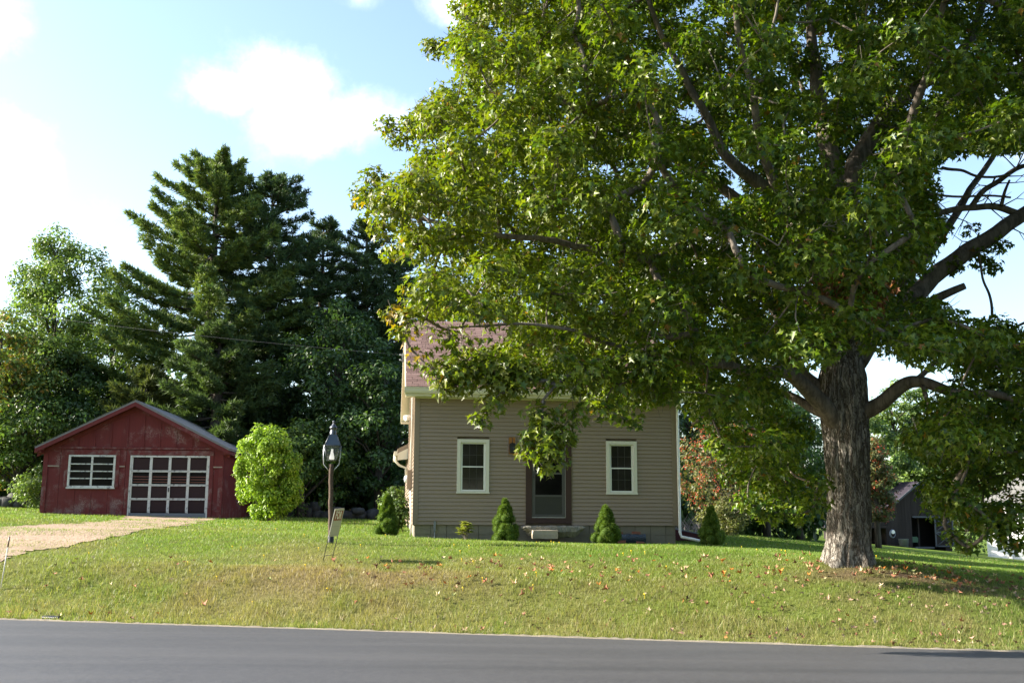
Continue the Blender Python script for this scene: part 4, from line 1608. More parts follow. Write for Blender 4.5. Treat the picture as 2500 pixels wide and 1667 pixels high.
    limb([at(1560, 860, 14.3), at(1400, 810, 13.5), at(1240, 790, 13.4), at(1090, 800, 13.4)], .032, .012)
    limb([at(2055, 720, 17.3), at(2120, 560, 16.4), at(2200, 350, 15.4), at(2280, 120, 14.6), at(2330, -150, 14)], .14, .03)
    limb([at(2052, 760, 17.2), at(1960, 620, 16), at(1880, 430, 15), at(1830, 200, 14.2), at(1780, -60, 13.6)], .13, .03)
    limb([at(2070, 760, 17.6), at(2060, 560, 19), at(2000, 320, 20.5), at(1900, 100, 21.8)], .14, .03)
    limb([at(2080, 780, 17.7), at(2250, 640, 19.3), at(2400, 420, 20.8), at(2550, 200, 22)], .14, .03)
    # fine bare twigs on the dead wood at the right
    for a_, b_ in ((d1, 14), (d2, 12), (stemE[-14:], 8)):
        for k in range(b_):
            q0 = random.choice(a_)
            dv = Vector((random.uniform(-1, 1), random.uniform(-.5, .5), random.uniform(-.6, 1))).normalized()
            L = random.uniform(.35, .95)
            q1 = q0 + dv * L * .5
            q2 = q1 + (dv + Vector(tuple(unit(1)[0])) * .5).normalized() * L * .5
            limbs.append(([q0, q1, q2], [.014, .009, .004]))
            q3 = q1 + (dv + Vector(tuple(unit(1)[0])) * .8).normalized() * L * .45
            limbs.append(([q1, q3], [.007, .003]))
    n_sk = len(limbs)
    mb = MB()
    for Q, rad in limbs:
        mb.tube([q - B for q in Q], rad, 10)
    mb.build('limbs', M['limb_bark'], t)
    SK = np.array([tuple(q) for Q, rad in limbs if len(Q) > 3 for q in Q])

    # crown: clumps inside a broad dome, its outline following this tree
    OUT = [(1190, -900), (1150, -60), (1100, 60), (1090, 170), (1020, 255), (955, 320), (1005, 380), (915, 420), (885, 480), (915, 540), (985, 600), (1005, 680), (970, 760),
           (1000, 800), (1040, 850), (1060, 930), (1110, 960), (1160, 960), (1230, 955), (1300, 960), (1400, 985), (1500, 1005), (1560, 1010), (1640, 990),
           (1690, 1000), (1710, 1060), (1745, 1140), (1800, 1195), (1870, 1225), (1960, 1230), (1990, 1150), (1985, 1090), (1950, 1010), (1910, 950), (1930, 900),
           (2000, 885), (2090, 870), (2170, 870), (2240, 880), (2330, 930), (2260, 1000), (2195, 1030), (2190, 1070), (2240, 1130), (2300, 1200), (2360, 1260), (2440, 1280), (2560, 1310), (2800, 1250), (3700, 900), (3700, -900)]
    HOLE = [(2345, 395), (2420, 380), (2600, 380), (2620, 770), (2500, 790), (2440, 755), (2330, 745), (2280, 720), (2265, 680), (2300, 600), (2330, 560), (2290, 500), (2320, 440)]
    cand = rng.uniform(-1, 1, (60000, 3))
    r = np.linalg.norm(cand, axis=1)
    cand = cand[(r < 1)]
    C = cand * np.array([9.2, 5.6, 7.6]) + np.array([5.0, 17.2, 8.2])
    rr_ = np.linalg.norm(cand, axis=1)
    px = project(C)
    ok = inpoly(px, OUT) & ~inpoly(px, HOLE)
    for dx, dy in ((45, 0), (-45, 0), (0, 40), (0, -40)):
        q = px + np.array([dx, dy])
        ok &= inpoly(q, OUT) & ~inpoly(q, HOLE)
    # skirts hang lower at the rim; inside low part stays open
    ok &= (C[:, 2] > 4.6) | (rr_ > 0.45) | (px[:, 1] < 900)
    ok &= ~((np.hypot(C[:, 0] - 5.7, C[:, 1] - 17.3) < 1.2) & (C[:, 2] < 4.5))
    ok &= C[:, 2] > 2.4
    keep_p = np.clip((rr_ - 0.25) / 0.6, 0.12, 1)
    ok &= rng.random(len(C)) < keep_p
    C = C[ok]
    # the low left side stays open behind the front apron, so the sun reaches the lawn under it
    lim = np.where(C[:, 1] > 18.2, 5.2, 6.3)
    C = C[(C[:, 2] - .8 > .51 * (lim - C[:, 0])) | (C[:, 0] > lim)]
    AP = [(985, 700), (1060, 640), (1300, 620), (1560, 700), (1720, 820), (1660, 985), (1500, 1000), (1300, 960), (1060, 930), (1000, 800)]
    c2 = np.stack([rng.uniform(-1.8, 3.0, 9000), rng.uniform(12.9, 13.75, 9000), rng.uniform(2.4, 5.4, 9000)], -1)
    q = project(c2)
    good = inpoly(q, AP)
    for dx, dy in ((50, 0), (-50, 0), (0, 45), (0, -45)):
        good &= inpoly(q + np.array([dx, dy]), OUT)
    sk = []
    for poly, y0, y1, bx in (([(1680, 1000), (1700, 1080), (1750, 1160), (1820, 1220), (1900, 1245), (1995, 1250), (2022, 1180), (1990, 1050), (1900, 960), (1700, 950)], 17.7, 19.4, (2.5, 5.6, 1.7, 4.4)),
                             ([(2185, 1020), (2202, 1100), (2230, 1175), (2275, 1240), (2340, 1285), (2420, 1335), (2560, 1330), (2700, 1200), (2600, 880), (2300, 990)], 15.2, 18.2, (5.5, 10.5, 1.2, 4.6))):
        c3 = np.stack([rng.uniform(bx[0], bx[1], 9000), rng.uniform(y0, y1, 9000), rng.uniform(bx[2], bx[3], 9000)], -1)
        q = project(c3)
        g3 = inpoly(q, poly)
        for dx, dy in ((35, 0), (-35, 0), (0, 35), (0, -35)):
            g3 &= inpoly(q + np.array([dx, dy]), poly)
        sk.append(c3[g3][:1200])
    C = np.concatenate([c2[good][:900], *sk, C])
    n_front = int(good.sum())
    # windows through which the big limbs show
    for Q, y_max in ((stemA, 17.2), (stemB, 18.0), (stemD, 16.6)):
        q2 = project(np.array([tuple(q) for q in Q]))
        q2 = q2[q2[:, 1] < 430]
        pc = project(C)
        dd = np.sqrt(((pc[:, None] - q2[None]) ** 2).sum(-1)).min(1)
        C = C[~((dd < 62) & (C[:, 1] < y_max) & (rng.random(len(C)) < .9))]
    # thin out to a minimum spacing, nearest-to-rim first
    sel = []
    grid = {}
    dmin = 0.70
    for c in C[rng.permutation(len(C))]:
        g_ = tuple((c // dmin).astype(int))
        bad = False
        for i in (-1, 0, 1):
            for j in (-1, 0, 1):
                for k in (-1, 0, 1):
                    for o in grid.get((g_[0] + i, g_[1] + j, g_[2] + k), ()):
                        if (o - c) @ (o - c) < dmin * dmin:
                            bad = True
        if not bad:
            grid.setdefault(g_, []).append(c)
            sel.append(c)
    C = np.array(sel)
    # hand-set hanging sprays and tips
    extra = []
    for (x, y, Yd, rd) in [(1085, 950, 13.4, .2), (1060, 905, 13.4, .22), (1175, 1020, 13.3, .17), (1200, 985, 13.3, .25), (1185, 1038, 13.3, .12), (1250, 950, 13.3, .26),
                           (1330, 1060, 13.2, .30), (1300, 1105, 13.2, .24), (1350, 1120, 13.2, .23), (1335, 1150, 13.2, .15), (1370, 1060, 13.2, .26), (1290, 1075, 13.2, .19), (1400, 1010, 13.3, .26), (1320, 1010, 13.2, .28), (1345, 1090, 13.1, .26),
                           (1130, 930, 13.4, .26), (1210, 925, 13.4, .28), (1270, 910, 13.4, .3), (1340, 930, 13.4, .3), (1420, 940, 13.5, .3), (1500, 940, 13.6, .3), (1570, 930, 13.7, .3), (1620, 960, 13.9, .26), (1390, 880, 13.4, .3), (1480, 890, 13.5, .3), (1560, 880, 13.6, .3), (1540, 1030, 13.7, .2), (1480, 1000, 13.6, .26), (960, 765, 13.6, .2), (990, 815, 13.5, .22), (1020, 870, 13.5, .22), (1000, 780, 13.5, .25),
                           (890, 470, 16.4, .3), (875, 495, 16.4, .18), (915, 430, 16.4, .28), (945, 305, 17, .24), (975, 340, 17, .3), (1065, 120, 17.6, .3), (1050, 110, 17.6, .2), (1130, 20, 17.8, .35),
                           (930, 560, 16.4, .26), (960, 610, 16.4, .3), (1120, 900, 13.4, .3), (1180, 890, 13.4, .32), (1100, 830, 13.4, .28),
                           (2010, 800, 16.4, .4), (1985, 850, 16.4, .3), (1960, 820, 16.3, .35), (2030, 850, 16.3, .3), (1990, 760, 16.3, .4), (2040, 790, 16.4, .35),
                           (2390, 625, 18.4, .3), (2440, 600, 18.5, .25), (2420, 650, 18.4, .25), (2370, 560, 18.5, .2), (2330, 650, 18.2, .25),
                           (2450, 1300, 15.2, .3), (2480, 1330, 15.2, .25), (2420, 1280, 15.2, .3), (2330, 1310, 15.6, .2), (2360, 1335, 15.6, .18),
                           (1880, 1250, 16, .3), (1940, 1255, 16, .3), (1990, 1230, 16.2, .3), (2000, 1180, 16.4, .25), (1830, 1230, 16, .3)]:
        p = at(x, y, Yd)
        extra.append((p.x, p.y, p.z, rd))
    E = np.array(extra)
    rad = rng.uniform(.30, .52, len(C))
    CC = np.concatenate([C, E[:, :3]])
    RR = np.concatenate([rad, E[:, 3]])
    print('clumps', len(CC))
    # branches grow from the limbs outward, each clump hanging on the nearest wood already there
    nC = len(CC)
    d0 = np.empty(nC)
    par = np.empty(nC, int)
    for i in range(nC):
        q = ((SK - CC[i]) ** 2).sum(1)
        par[i] = -1 - int(q.argmin())
        d0[i] = math.sqrt(q.min())
    left = np.ones(nC, bool)
    order = []
    cost = d0 * 1.25
    for _ in range(nC):
        i = int(np.where(left, cost, 1e9).argmin())
        left[i] = False
        order.append(i)
        q = np.sqrt(((CC - CC[i]) ** 2).sum(1))
        up = left & (q < cost)
        cost[up] = q[up]
        par[up] = i
    weight = np.ones(nC)
    for i in reversed(order):
        if par[i] >= 0:
            weight[par[i]] += weight[i]
    mb = MB()
    for i in range(nC):
        c, r_ = CC[i], RR[i]
        a = Vector(CC[par[i]]) if par[i] >= 0 else Vector(SK[-1 - par[i]])
        b = Vector(c)
        L = (b - a).length
        mid2 = project(np.array([tuple(a.lerp(b, .5)), tuple(a.lerp(b, .75))]))
        if L > .1 and not inpoly(mid2, HOLE).any():
            bend = Vector((random.uniform(-.12, .12), random.uniform(-.12, .12), random.uniform(-.1, .06))) * L
            r0 = min(.055, .0065 * weight[i] ** .5 + .003)
            ra = r0 if par[i] < 0 else min(r0 * 1.1, .0065 * weight[par[i]] ** .5 + .003)
            mb.tube([q - B for q in curve_pts(a, b, bend, 4)], [ra, ra * .95, (ra + r0) / 2, r0, r0 * .8], 5, 0, False)
        for k in range(4):
            e = b + Vector(tuple(unit(1)[0])) * float(r_)
            mb.tube([b - B, e - B], [.006, .003], 3, 0, False)
    tag(mb.build('twigs', M['limb_bark'], t), kind='stuff')
    pcl = project(CC)
    outside = (pcl[:, 1] < -70) | (pcl[:, 0] > 2570)
    deep = (CC[:, 1] > 19.0) & ~outside
    per = np.maximum(16, 270 * (RR / .44) ** 2.2 * np.where(outside, .27, np.where(deep, .55, 1))).astype(int)
    P, N, T, sz, idx = clump_leaves(CC, RR, per, 0.102, .35, .7, .55)
    # a few leaves stray from the clumps
    n = len(P)
    pick_cols = [(0.46, (0.092, 0.140, 0.012)), (0.26, (0.128, 0.168, 0.014)), (0.22, (0.044, 0.086, 0.015)), (0.055, (0.13, 0.15, 0.018)), (0.012, (0.19, 0.10, 0.02))]
    tint = pick(pick_cols, n, .22)
    # leaves blend towards yellow on the left side of the crown
    yel_mix = np.clip((2.6 - P[:, 0]) / 4.5, 0, 1) * rng.random(n)
    yel = np.array([0.185, 0.172, 0.016]) * rng.uniform(.75, 1.2, (n, 1))
    kk = (yel_mix * .75)[:, None]
    tint = tint * (1 - kk) + yel * kk
    p2 = project(P)
    oran = (np.hypot(p2[:, 0] - 960, p2[:, 1] - 765) < 40) | (np.hypot(p2[:, 0] - 1010, p2[:, 1] - 850) < 40) | (np.hypot(p2[:, 0] - 872, p2[:, 1] - 498) < 20)
    oran &= rng.random(n) < .38
    tint[oran] = np.array([0.30, 0.20, 0.018]) * rng.uniform(.7, 1.1, (oran.sum(), 1))
    keep = ~(inpoly(p2, HOLE) & (idx < len(C)))
    ROOF = [(975, 775), (1235, 780), (1245, 835), (1165, 850), (1085, 850), (1040, 880), (1050, 940), (975, 945)]
    keep &= ~(inpoly(p2, ROOF) & (rng.random(n) < .92) & ((idx < len(C)) | (rng.random(n) < .5)))
    keep &= ~((np.hypot(P[:, 0] - 5.7, P[:, 1] - 17.3) < 1.0) & (P[:, 2] < 4.15) & (idx < len(C)))
    sz = sz * np.where(outside, 1.7, np.where(deep, 1.3, 1))[idx]
    near = keep & (P[:, 1] < 14.6) & ~outside[idx]
    rest = keep & ~near
    V1, I1 = leaves(P[near], N[near], T[near], sz[near], MAPLE, MAPLE_T, .45)
    V2, I2 = leaves(P[rest], N[rest], T[rest], sz[rest], M3, M3_T, .45)
    col = np.concatenate([np.repeat(tint[near], len(MAPLE), 0), np.repeat(tint[rest], len(M3), 0)])
    o = link('crown', npmesh('crown', np.concatenate([V1, V2]) - np.array(B), np.concatenate([I1, I2 + len(V1)]), M['maple_leaf'], col), t)
    tag(o, kind='stuff')
    print('maple leaves', near.sum(), rest.sum())
    # bare dead twigs in the middle of the crown, and a hank of brown leaves
    mb = MB()
    o0 = at(1900, 600, 13.6)

    def twig(p, d, L, r_, dep):
        q = p + d * L
        md = p.lerp(q, .5) + Vector(tuple(unit(1)[0])) * L * .1
        mb.tube([p - B, md - B, q - B], [r_, r_ * .8, r_ * .6], 5, 0, False)
        if dep:
            for k in range(3):
                nd = (d + Vector(tuple(unit(1)[0])) * .75).normalized()
                twig(p.lerp(q, random.uniform(.4, 1)), nd, L * random.uniform(.5, .8), r_ * .6, dep - 1)
    twig(o0, Vector((.3, -.2, .5)).normalized(), .5, .012, 3)
    twig(o0, Vector((-.8, -.1, .35)).normalized(), .5, .012, 3)
    twig(at(1960, 580, 13.6), Vector((.6, 0, .4)).normalized(), .4, .01, 3)
    twig(at(1870, 640, 13.6), Vector((-.2, 0, -.8)).normalized(), .3, .008, 2)
    tag(mb.build('dead_twigs', M['dead_twig'], t, None), kind='stuff')
    for (Q, rad) in (limbs[5], limbs[6]):
        pass
    n = 420
    c0 = np.array(at(2050, 715, 14.4))
    c1 = np.array(at(2115, 725, 14.4))
    P = np.where(rng.random((n, 1)) < .5, c0, c1) + rng.normal(0, 1, (n, 3)) * np.array([.16, .12, .15])
    N = unit(n)
    T = unit(n) * .4 + np.array([0, 0, -1])
    o = leaf_object('dead_leaves', P, N, T, np.full(n, .11), np.array([0.24, 0.10, 0.05]) * rng.uniform(.6, 1.2, (n, 1)), M['tree_leaf'], True, t, B, .7)
    tag(o, kind='stuff')


build_maple()


# ------------------------------------------------------------------ background trees
GREEN_D = [(.55, (0.045, 0.086, 0.024)), (.3, (0.063, 0.113, 0.026)), (.15, (0.036, 0.069, 0.024))]
GREEN_M = [(.5, (0.082, 0.138, 0.029)), (.35, (0.114, 0.170, 0.036)), (.15, (0.056, 0.101, 0.026))]
GREEN_L = [(.5, (0.152, 0.224, 0.057)), (.3, (0.179, 0.244, 0.051)), (.2, (0.107, 0.168, 0.045))]
GOLD = [(.45, (0.126, 0.183, 0.043)), (.3, (0.214, 0.207, 0.037)), (.15, (0.315, 0.192, 0.034)), (.1, (0.076, 0.127, 0.037))]


def deciduous(name, X, Y, Ht, rx, label, cols, cat='tree', lo=0.2, nclump=110, per=90, size=.2, trunk_r=.18, group=None, ry=None, seed=0, mat_='tree_leaf', parts=True, ragged=.28):
    z = float(hz(X, Y))
    t = empty(name, (X, Y, z), 0, label, cat, group)
    ry = ry or rx
    u = unit(nclump)
    r = rng.random(nclump) ** .4
    hc = Ht * (lo + 1) / 2
    hr = Ht * (1 - lo) / 2
    C = u * r[:, None]
    C = np.stack([C[:, 0] * rx, C[:, 1] * ry, C[:, 2] * hr], -1)
    # egg shape: narrower on top
    k = 1 - .45 * sstep(C[:, 2] / hr, -.1, 1.0)
    C[:, 0] *= k
    C[:, 1] *= k
    nz = np.array([mnoise.noise(Vector((c[0] * .35 + seed, c[1] * .35, c[2] * .35 + X))) for c in C])
    C *= (1 + ragged * 1.6 * nz)[:, None]
    C[:, 2] += hc
    rad = rng.uniform(.45, .85, nclump) * (rx / 3.2) ** .5
    P, N, T, sz, idx = clump_leaves(C, rad, per, size, .3, .7, .55)
    tint = pick(cols, len(P), .25)
    cv = rng.uniform(.8, 1.2, nclump)
    tint = tint * cv[idx][:, None]
    mb = MB()
    mb.tube([(0, 0, -.3), (random.uniform(-.1, .1), 0, Ht * .25), (random.uniform(-.2, .2), random.uniform(-.2, .2), Ht * .55), (0, 0, Ht * .9)], [trunk_r * 1.25, trunk_r, trunk_r * .7, .03], 8)
    for c in C[::3]:
        h0 = max(Ht * .15, c[2] - .6 * math.hypot(c[0], c[1]) - .3)
        mb.tube([(0, 0, h0), tuple(c * np.array([.5, .5, 1]) + np.array([0, 0, -.25 * (c[2] - h0)])), tuple(c)], [trunk_r * .3, trunk_r * .2, .01], 5, 0, False)
    mb.build('trunk', M['dark_bark'], t)
    sh = leaf_object('crown', P, N, T, sz, tint, M[mat_], False, t)
    tag(sh, kind='stuff')
    return t


def pine(name, X, Y, Ht, rmax, label, group=None, lo=.12, top_r=.9, cols=None, lean=0.0, upsweep=.35, dens=1.0, peak=.35, asym=0.0):
    """white pine: whorled limbs carrying flat plumes of needles"""
    z = float(hz(X, Y))
    t = empty(name, (X, Y, z), 0, label, 'tree', group)
    cols = cols or [(.5, (0.054, 0.095, 0.038)), (.3, (0.074, 0.115, 0.040)), (.2, (0.040, 0.072, 0.034))]
    mb = MB()
    mb.tube([(0, 0, -.3), (lean * .3, 0, Ht * .3), (lean * .7, .1, Ht * .65), (lean, 0, Ht * .97)], [.36, .29, .18, .03], 10)
    tufts = []
    tdir = []
    hgt = Ht * lo
    k = 0
    while hgt < Ht * .985:
        f = (hgt / Ht - lo) / (1 - lo)
        prof = (min(1, (f + .12) / peak) if f < peak else max(0.0, (1 - (f - peak) / (1 - peak))) ** .62)
        L0 = rmax * max(.12, prof) + top_r * .15
        nb = random.choice((4, 5, 5))
        a0 = random.uniform(0, 6.28)
        for b in range(nb):
            if random.random() < .1:
                continue
            a = a0 + b * 2 * math.pi / nb + random.uniform(-.3, .3)
            L = L0 * random.choice((.6, .85, .95, 1.05, 1.18)) * random.uniform(.9, 1.1)
            L *= 1 + asym * -math.cos(a)
            d = Vector((math.cos(a), math.sin(a), 0))
            p0 = Vector((lean * hgt / Ht, 0, hgt))
            rise = upsweep * (.12 + .9 * f) * L
            dip = -.10 * L * (1 - f)
            pts = []
            for i in range(7):
                u = i / 6
                pts.append(p0 + d * (L * u) + Vector((0, 0, dip * math.sin(math.pi * u) + rise * u ** 1.8)))
            mb.tube(pts, [.05 * (1 - .85 * i / 6) + .006 for i in range(7)], 4, 0, False)
            side = Vector((-d.y, d.x, 0))
            n = int((14 + 22 * L) * dens)
            for q in range(n):
                u = random.uniform(.18 if f > .6 else .32, 1.0)
                i = min(5, int(u * 6))
                pp = pts[i].lerp(pts[i + 1], u * 6 - i)
                wd = (.10 + .30 * L * .45 * math.sin(math.pi * min(1, u * .8 + .12))) * random.uniform(-1, 1)
                pp = pp + side * wd + Vector((0, 0, random.uniform(-.05, .13)))
                tufts.append(tuple(pp))
                dd = d * .8 + side * (1.2 * wd) + Vector((0, 0, .42))
                tdir.append(tuple(dd.normalized()))
        hgt += random.uniform(.54, .86) * (1 - .42 * f) * (Ht / 19) ** .5
        k += 1
    # leader
    for q in range(int(40 * dens)):
        h_ = Ht * random.uniform(.93, 1.0)
        rr_ = (1.01 - h_ / Ht) * 5
        tufts.append((lean + random.uniform(-rr_, rr_), random.uniform(-rr_, rr_), h_))
        tdir.append((random.uniform(-.3, .3), random.uniform(-.3, .3), 1))
    mb.build('trunk', M['dark_bark'], t)
    P = np.array(tufts)
    Dd = np.array(tdir)
    nb = 11
    idx = np.repeat(np.arange(len(P)), nb)
    m_ = len(idx)
    dv = Dd[idx] * .9 + unit(m_) * .85
    dv /= np.linalg.norm(dv, axis=1, keepdims=True)
    ln = rng.uniform(.14, .30, m_)
    sd = np.cross(dv, unit(m_))
    sd /= np.linalg.norm(sd, axis=1, keepdims=True) + 1e-9
    wdt = .030
    b0 = P[idx] + unit(m_) * .09
    V = np.stack([b0 - sd * wdt, b0 + sd * wdt, b0 + dv * ln[:, None]], 1).reshape(-1, 3)
    I = np.arange(3 * m_).reshape(-1, 3)
    tint = pick(cols, len(P), .25)[idx]
    o = link('crown', npmesh('crown', V, I, M['needle'], np.repeat(tint, 3, 0)), t)
    tag(o, kind='stuff')
    print(name, m_)
    return t


def X_at(px, Y):
    return (px - 1250) / F * Y * 0.99


def H_at(px, py, Y):
    """height above the local ground of what shows at pixel row py at depth Y"""
    p = at(px, py, Y)
    return p.z - float(hz(p.x, Y))


G1 = 'white pines behind the garage'
YEL = [(.45, (0.107, 0.159, 0.040)), (.35, (0.151, 0.198, 0.043)), (.2, (0.063, 0.112, 0.040))]
pine('pine_tree', X_at(492, 48), 48, H_at(490, 378, 48), 4.7, 'tallest white pine with long upswept limbs behind the red garage', G1, .10, .9, YEL, 0.0, .42, 1.65, .42, .14)
pine('pine_tree', X_at(645, 50), 50, H_at(640, 430, 50), 4.2, 'second tallest pine just right of the tallest one', G1, .15, .9, None, -.2, .30, .9, .55)
pine('pine_tree', X_at(765, 52), 52, H_at(765, 540, 52), 3.7, 'dark pine between the second tallest pine and the maple', G1, .12, .8, None, .1, .25, .75, .5)
pine('pine_tree', X_at(875, 51), 51, H_at(880, 535, 51), 2.7, 'dark pine beside the yellow left tip of the maple', G1, .12, .8, None, .1, .25, .75, .5)
pine('pine_tree', X_at(965, 53), 53, H_at(960, 600, 53), 2.6, 'pine half hidden behind the left edge of the maple', G1, .12, .8, None, 0, .25, .6, .5)
pine('pine_tree', X_at(520, 43), 43, H_at(520, 790, 43), 3.0, 'young bright green pine low in front of the tallest pine', G1, .12, .7, [(.5, (0.075, 0.115, 0.032)), (.5, (0.055, 0.09, 0.03))], 0, .2, 1.3, .35)
pine('pine_tree', X_at(345, 44), 44, H_at(345, 900, 44), 2.2, 'small yellow green pine right above the garage peak', G1, .12, .7, [(.6, (0.095, 0.115, 0.028)), (.4, (0.06, 0.085, 0.026))], 0, .2, 1.1, .35)

G2 = 'broadleaf trees along the wood edge'
deciduous('broadleaf_tree', X_at(95, 47), 47, H_at(120, 545, 47), 3.4, 'tall pale green tree at the left edge with bright open top', GREEN_L, lo=.12, nclump=260, per=120, size=.18, group=G2)
deciduous('broadleaf_tree', X_at(-25, 44), 44, H_at(0, 780, 44), 2.6, 'tree turning orange and gold at the left picture edge', GOLD, lo=.12, nclump=110, per=95, size=.2, group=G2)
deciduous('broadleaf_tree', X_at(255, 53), 53, H_at(260, 655, 53), 3.2, 'dark rounded tree between the pale tree and tallest pine', GREEN_M, lo=.15, nclump=120, per=90, size=.22, group=G2)
deciduous('broadleaf_tree', X_at(150, 46), 46, H_at(150, 850, 46), 3.0, 'low dark leafy tree behind the left garage eave', GREEN_D, lo=.1, nclump=110, per=95, size=.2, group=G2)
deciduous('broadleaf_tree', X_at(45, 43.5), 43.5, H_at(45, 960, 43.5), 2.4, 'grey green young tree with a dark stem left of the garage', GREEN_M, lo=.22, nclump=90, per=90, size=.17, group=G2)
deciduous('leafy_shrub', X_at(100, 42), 42, H_at(100, 1140, 42), 1.0, 'pale leafy shrub against the left garage wall', GREEN_L, cat='shrub', lo=.05, nclump=45, per=80, size=.13, trunk_r=.04)
deciduous('broadleaf_tree', X_at(810, 45), 45, H_at(820, 715, 45), 3.2, 'broad dark green tree left of the house roof', GREEN_D, lo=.06, nclump=170, per=95, size=.19, group=G2)
deciduous('broadleaf_tree', X_at(930, 43), 43, H_at(930, 860, 43), 2.3, 'dark leafy tree touching the left house corner', GREEN_D, lo=.06, nclump=110, per=95, size=.19, group=G2)
deciduous('broadleaf_tree', X_at(735, 41), 41, H_at(740, 1010, 41), 1.9, 'fresh green sapling maple right of the rounded bush', GREEN_M, lo=.10, nclump=80, per=90, size=.17, group=G2)
deciduous('broadleaf_tree', X_at(640, 46), 46, H_at(640, 900, 46), 2.7, 'shaded tree behind the rounded bright bush', GREEN_D, lo=.05, nclump=120, per=90, size=.2, group=G2)
for i, (px, py, Y, rx, cl, lb) in enumerate([(1130, 640, 52, 3.6, GREEN_D, 'dark tree behind the left end of the house ridge'), (1330, 690, 55, 3.6, GREEN_M, 'tree behind the middle of the house ridge'),
                                             (1530, 700, 52, 3.4, GREEN_D, 'tree behind the right end of the house ridge'), (1700, 880, 50, 3.0, GREEN_D, 'dark tree just right of the house'),
                                             (1870, 900, 52, 3.2, GREEN_M, 'tree behind the red berry bush right of the house'), (1950, 960, 55, 2.6, GREEN_D, 'dark tree behind the maple trunk')]):
    deciduous('broadleaf_tree', X_at(px, Y), Y, H_at(px, py, Y), rx, lb, cl, lo=.08, nclump=120, per=85, size=.22, group=G2)
G3 = 'far trees round the barn'
for i, (px, py, Y, rx, cl, lb) in enumerate([(2120, 985, 82, 3.4, GREEN_M, 'far green tree seen just right of the maple trunk'), (2190, 940, 95, 4.0, GREEN_L, 'far pale tree in the gap under the right maple limb'),
                                             (2270, 925, 98, 4.2, GREEN_M, 'far tree rising behind the barn roof'), (2360, 960, 92, 4.4, GREEN_M, 'far tree behind the right half of the barn'), (2470, 900, 90, 4.6, GREEN_L, 'far tree above the white building')]):
    deciduous('broadleaf_tree', X_at(px, Y), Y, H_at(px, py, Y), rx, lb, cl, lo=.06, nclump=120, per=70, size=.36, group=G3, trunk_r=.25)


# a deep wood behind everything, read as one mass
def woods():
    C = []
    for (x0, x1, y0, y1, h) in ((-46, 1, 56, 64, 7.5), (-46, 17, 55, 58, 2.6), (-30, 10, 46.5, 49, 1.3), (1, 17, 60, 70, 6.0), (20, 75, 105, 125, 6.5), (-55, 55, -34, -20, 9.0)):
        n = int((x1 - x0) * (17 if h < 5 else 13 if y0 > 0 else 5))
        x = rng.uniform(x0, x1, n)
        y = rng.uniform(y0, y1, n)
        z = hz(x, y) + rng.random(n) ** .8 * h * (1 + .25 * np.sin(x * .6)) + .3
        C.append(np.stack([x, y, z], -1))
    C = np.concatenate(C)
    P, N, T, sz, idx = clump_leaves(C, rng.uniform(.7, 1.4, len(C)), 32, .46, .3, .8, .5)
    o = leaf_object('woods', P, N, T, sz, pick(GREEN_D, len(P), .25), M['tree_leaf'])
    tag(o, 'dense dark wood behind the trees and across the road', None, None, 'stuff')
    print('woods', len(P))


woods()


# ------------------------------------------------------------------ shrubs
def dwarf_spruce(px, py_base, py_top, wpx, Y, label, bulge=1.0):
    X = X_at(px, Y)
    z = float(hz(X, Y))
    Ht = (py_base - py_top) / F * Y * .94
    rx = wpx / 2 / F * Y * .90
    t = empty('dwarf_spruce', (X, Y, z), random.uniform(0, 6), label, 'conifer', 'dwarf spruces by the house')
    MB().tube([(0, 0, -.1), (0, 0, Ht * .5)], [.035, .02], 7).build('trunk', M['dark_bark'], t)
    # bumpy cone built of lobes, covered with short needles
    n = 75
    h = rng.random(n) ** 1.35
    prof = np.where(h < .14, .72 + h / .14 * .28, (1 - (h - .14) / .9) ** .95)
    a = rng.uniform(0, 6.28, n)
    rr = rx * prof * rng.uniform(.55, .9, n)
    C = np.stack([np.cos(a) * rr, np.sin(a) * rr, .07 + h * (Ht - .12)], -1)
    rad = rng.uniform(.08, .15, n) * (rx / .3) * (.55 + .5 * prof)
    m_ = 16000
    idx = rng.integers(0, n, m_)
    u = unit(m_)
    out_ = np.stack([np.cos(a[idx]), np.sin(a[idx]), .45 + 0 * a[idx]], -1)
    u = np.where(((u * out_).sum(1) < -.2)[:, None], -u, u)
    P = C[idx] + u * rad[idx][:, None] * rng.uniform(.8, 1.0, (m_, 1))
    dv = u + unit(m_) * .35 + np.array([0, 0, .25])
    dv /= np.linalg.norm(dv, axis=1, keepdims=True)
    sd = np.cross(dv, unit(m_))
    sd /= np.linalg.norm(sd, axis=1, keepdims=True)
    V = np.stack([P - sd * .006, P + sd * .006, P + dv * .032], 1).reshape(-1, 3)
    cols = [(.6, (0.105, 0.17, 0.02)), (.3, (0.135, 0.195, 0.026)), (.1, (0.075, 0.12, 0.018))]
    tint = pick(cols, m_, .2)
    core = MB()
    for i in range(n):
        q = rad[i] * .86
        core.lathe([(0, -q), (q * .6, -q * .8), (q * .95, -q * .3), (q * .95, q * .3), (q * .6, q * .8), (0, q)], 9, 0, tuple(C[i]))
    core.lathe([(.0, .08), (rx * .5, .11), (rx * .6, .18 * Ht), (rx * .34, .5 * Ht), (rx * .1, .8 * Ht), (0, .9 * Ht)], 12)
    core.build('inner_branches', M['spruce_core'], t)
    tag(link('crown', npmesh('crown', V, np.arange(3 * m_).reshape(-1, 3), M['needle'], np.repeat(tint, 3, 0)), t), kind='stuff')


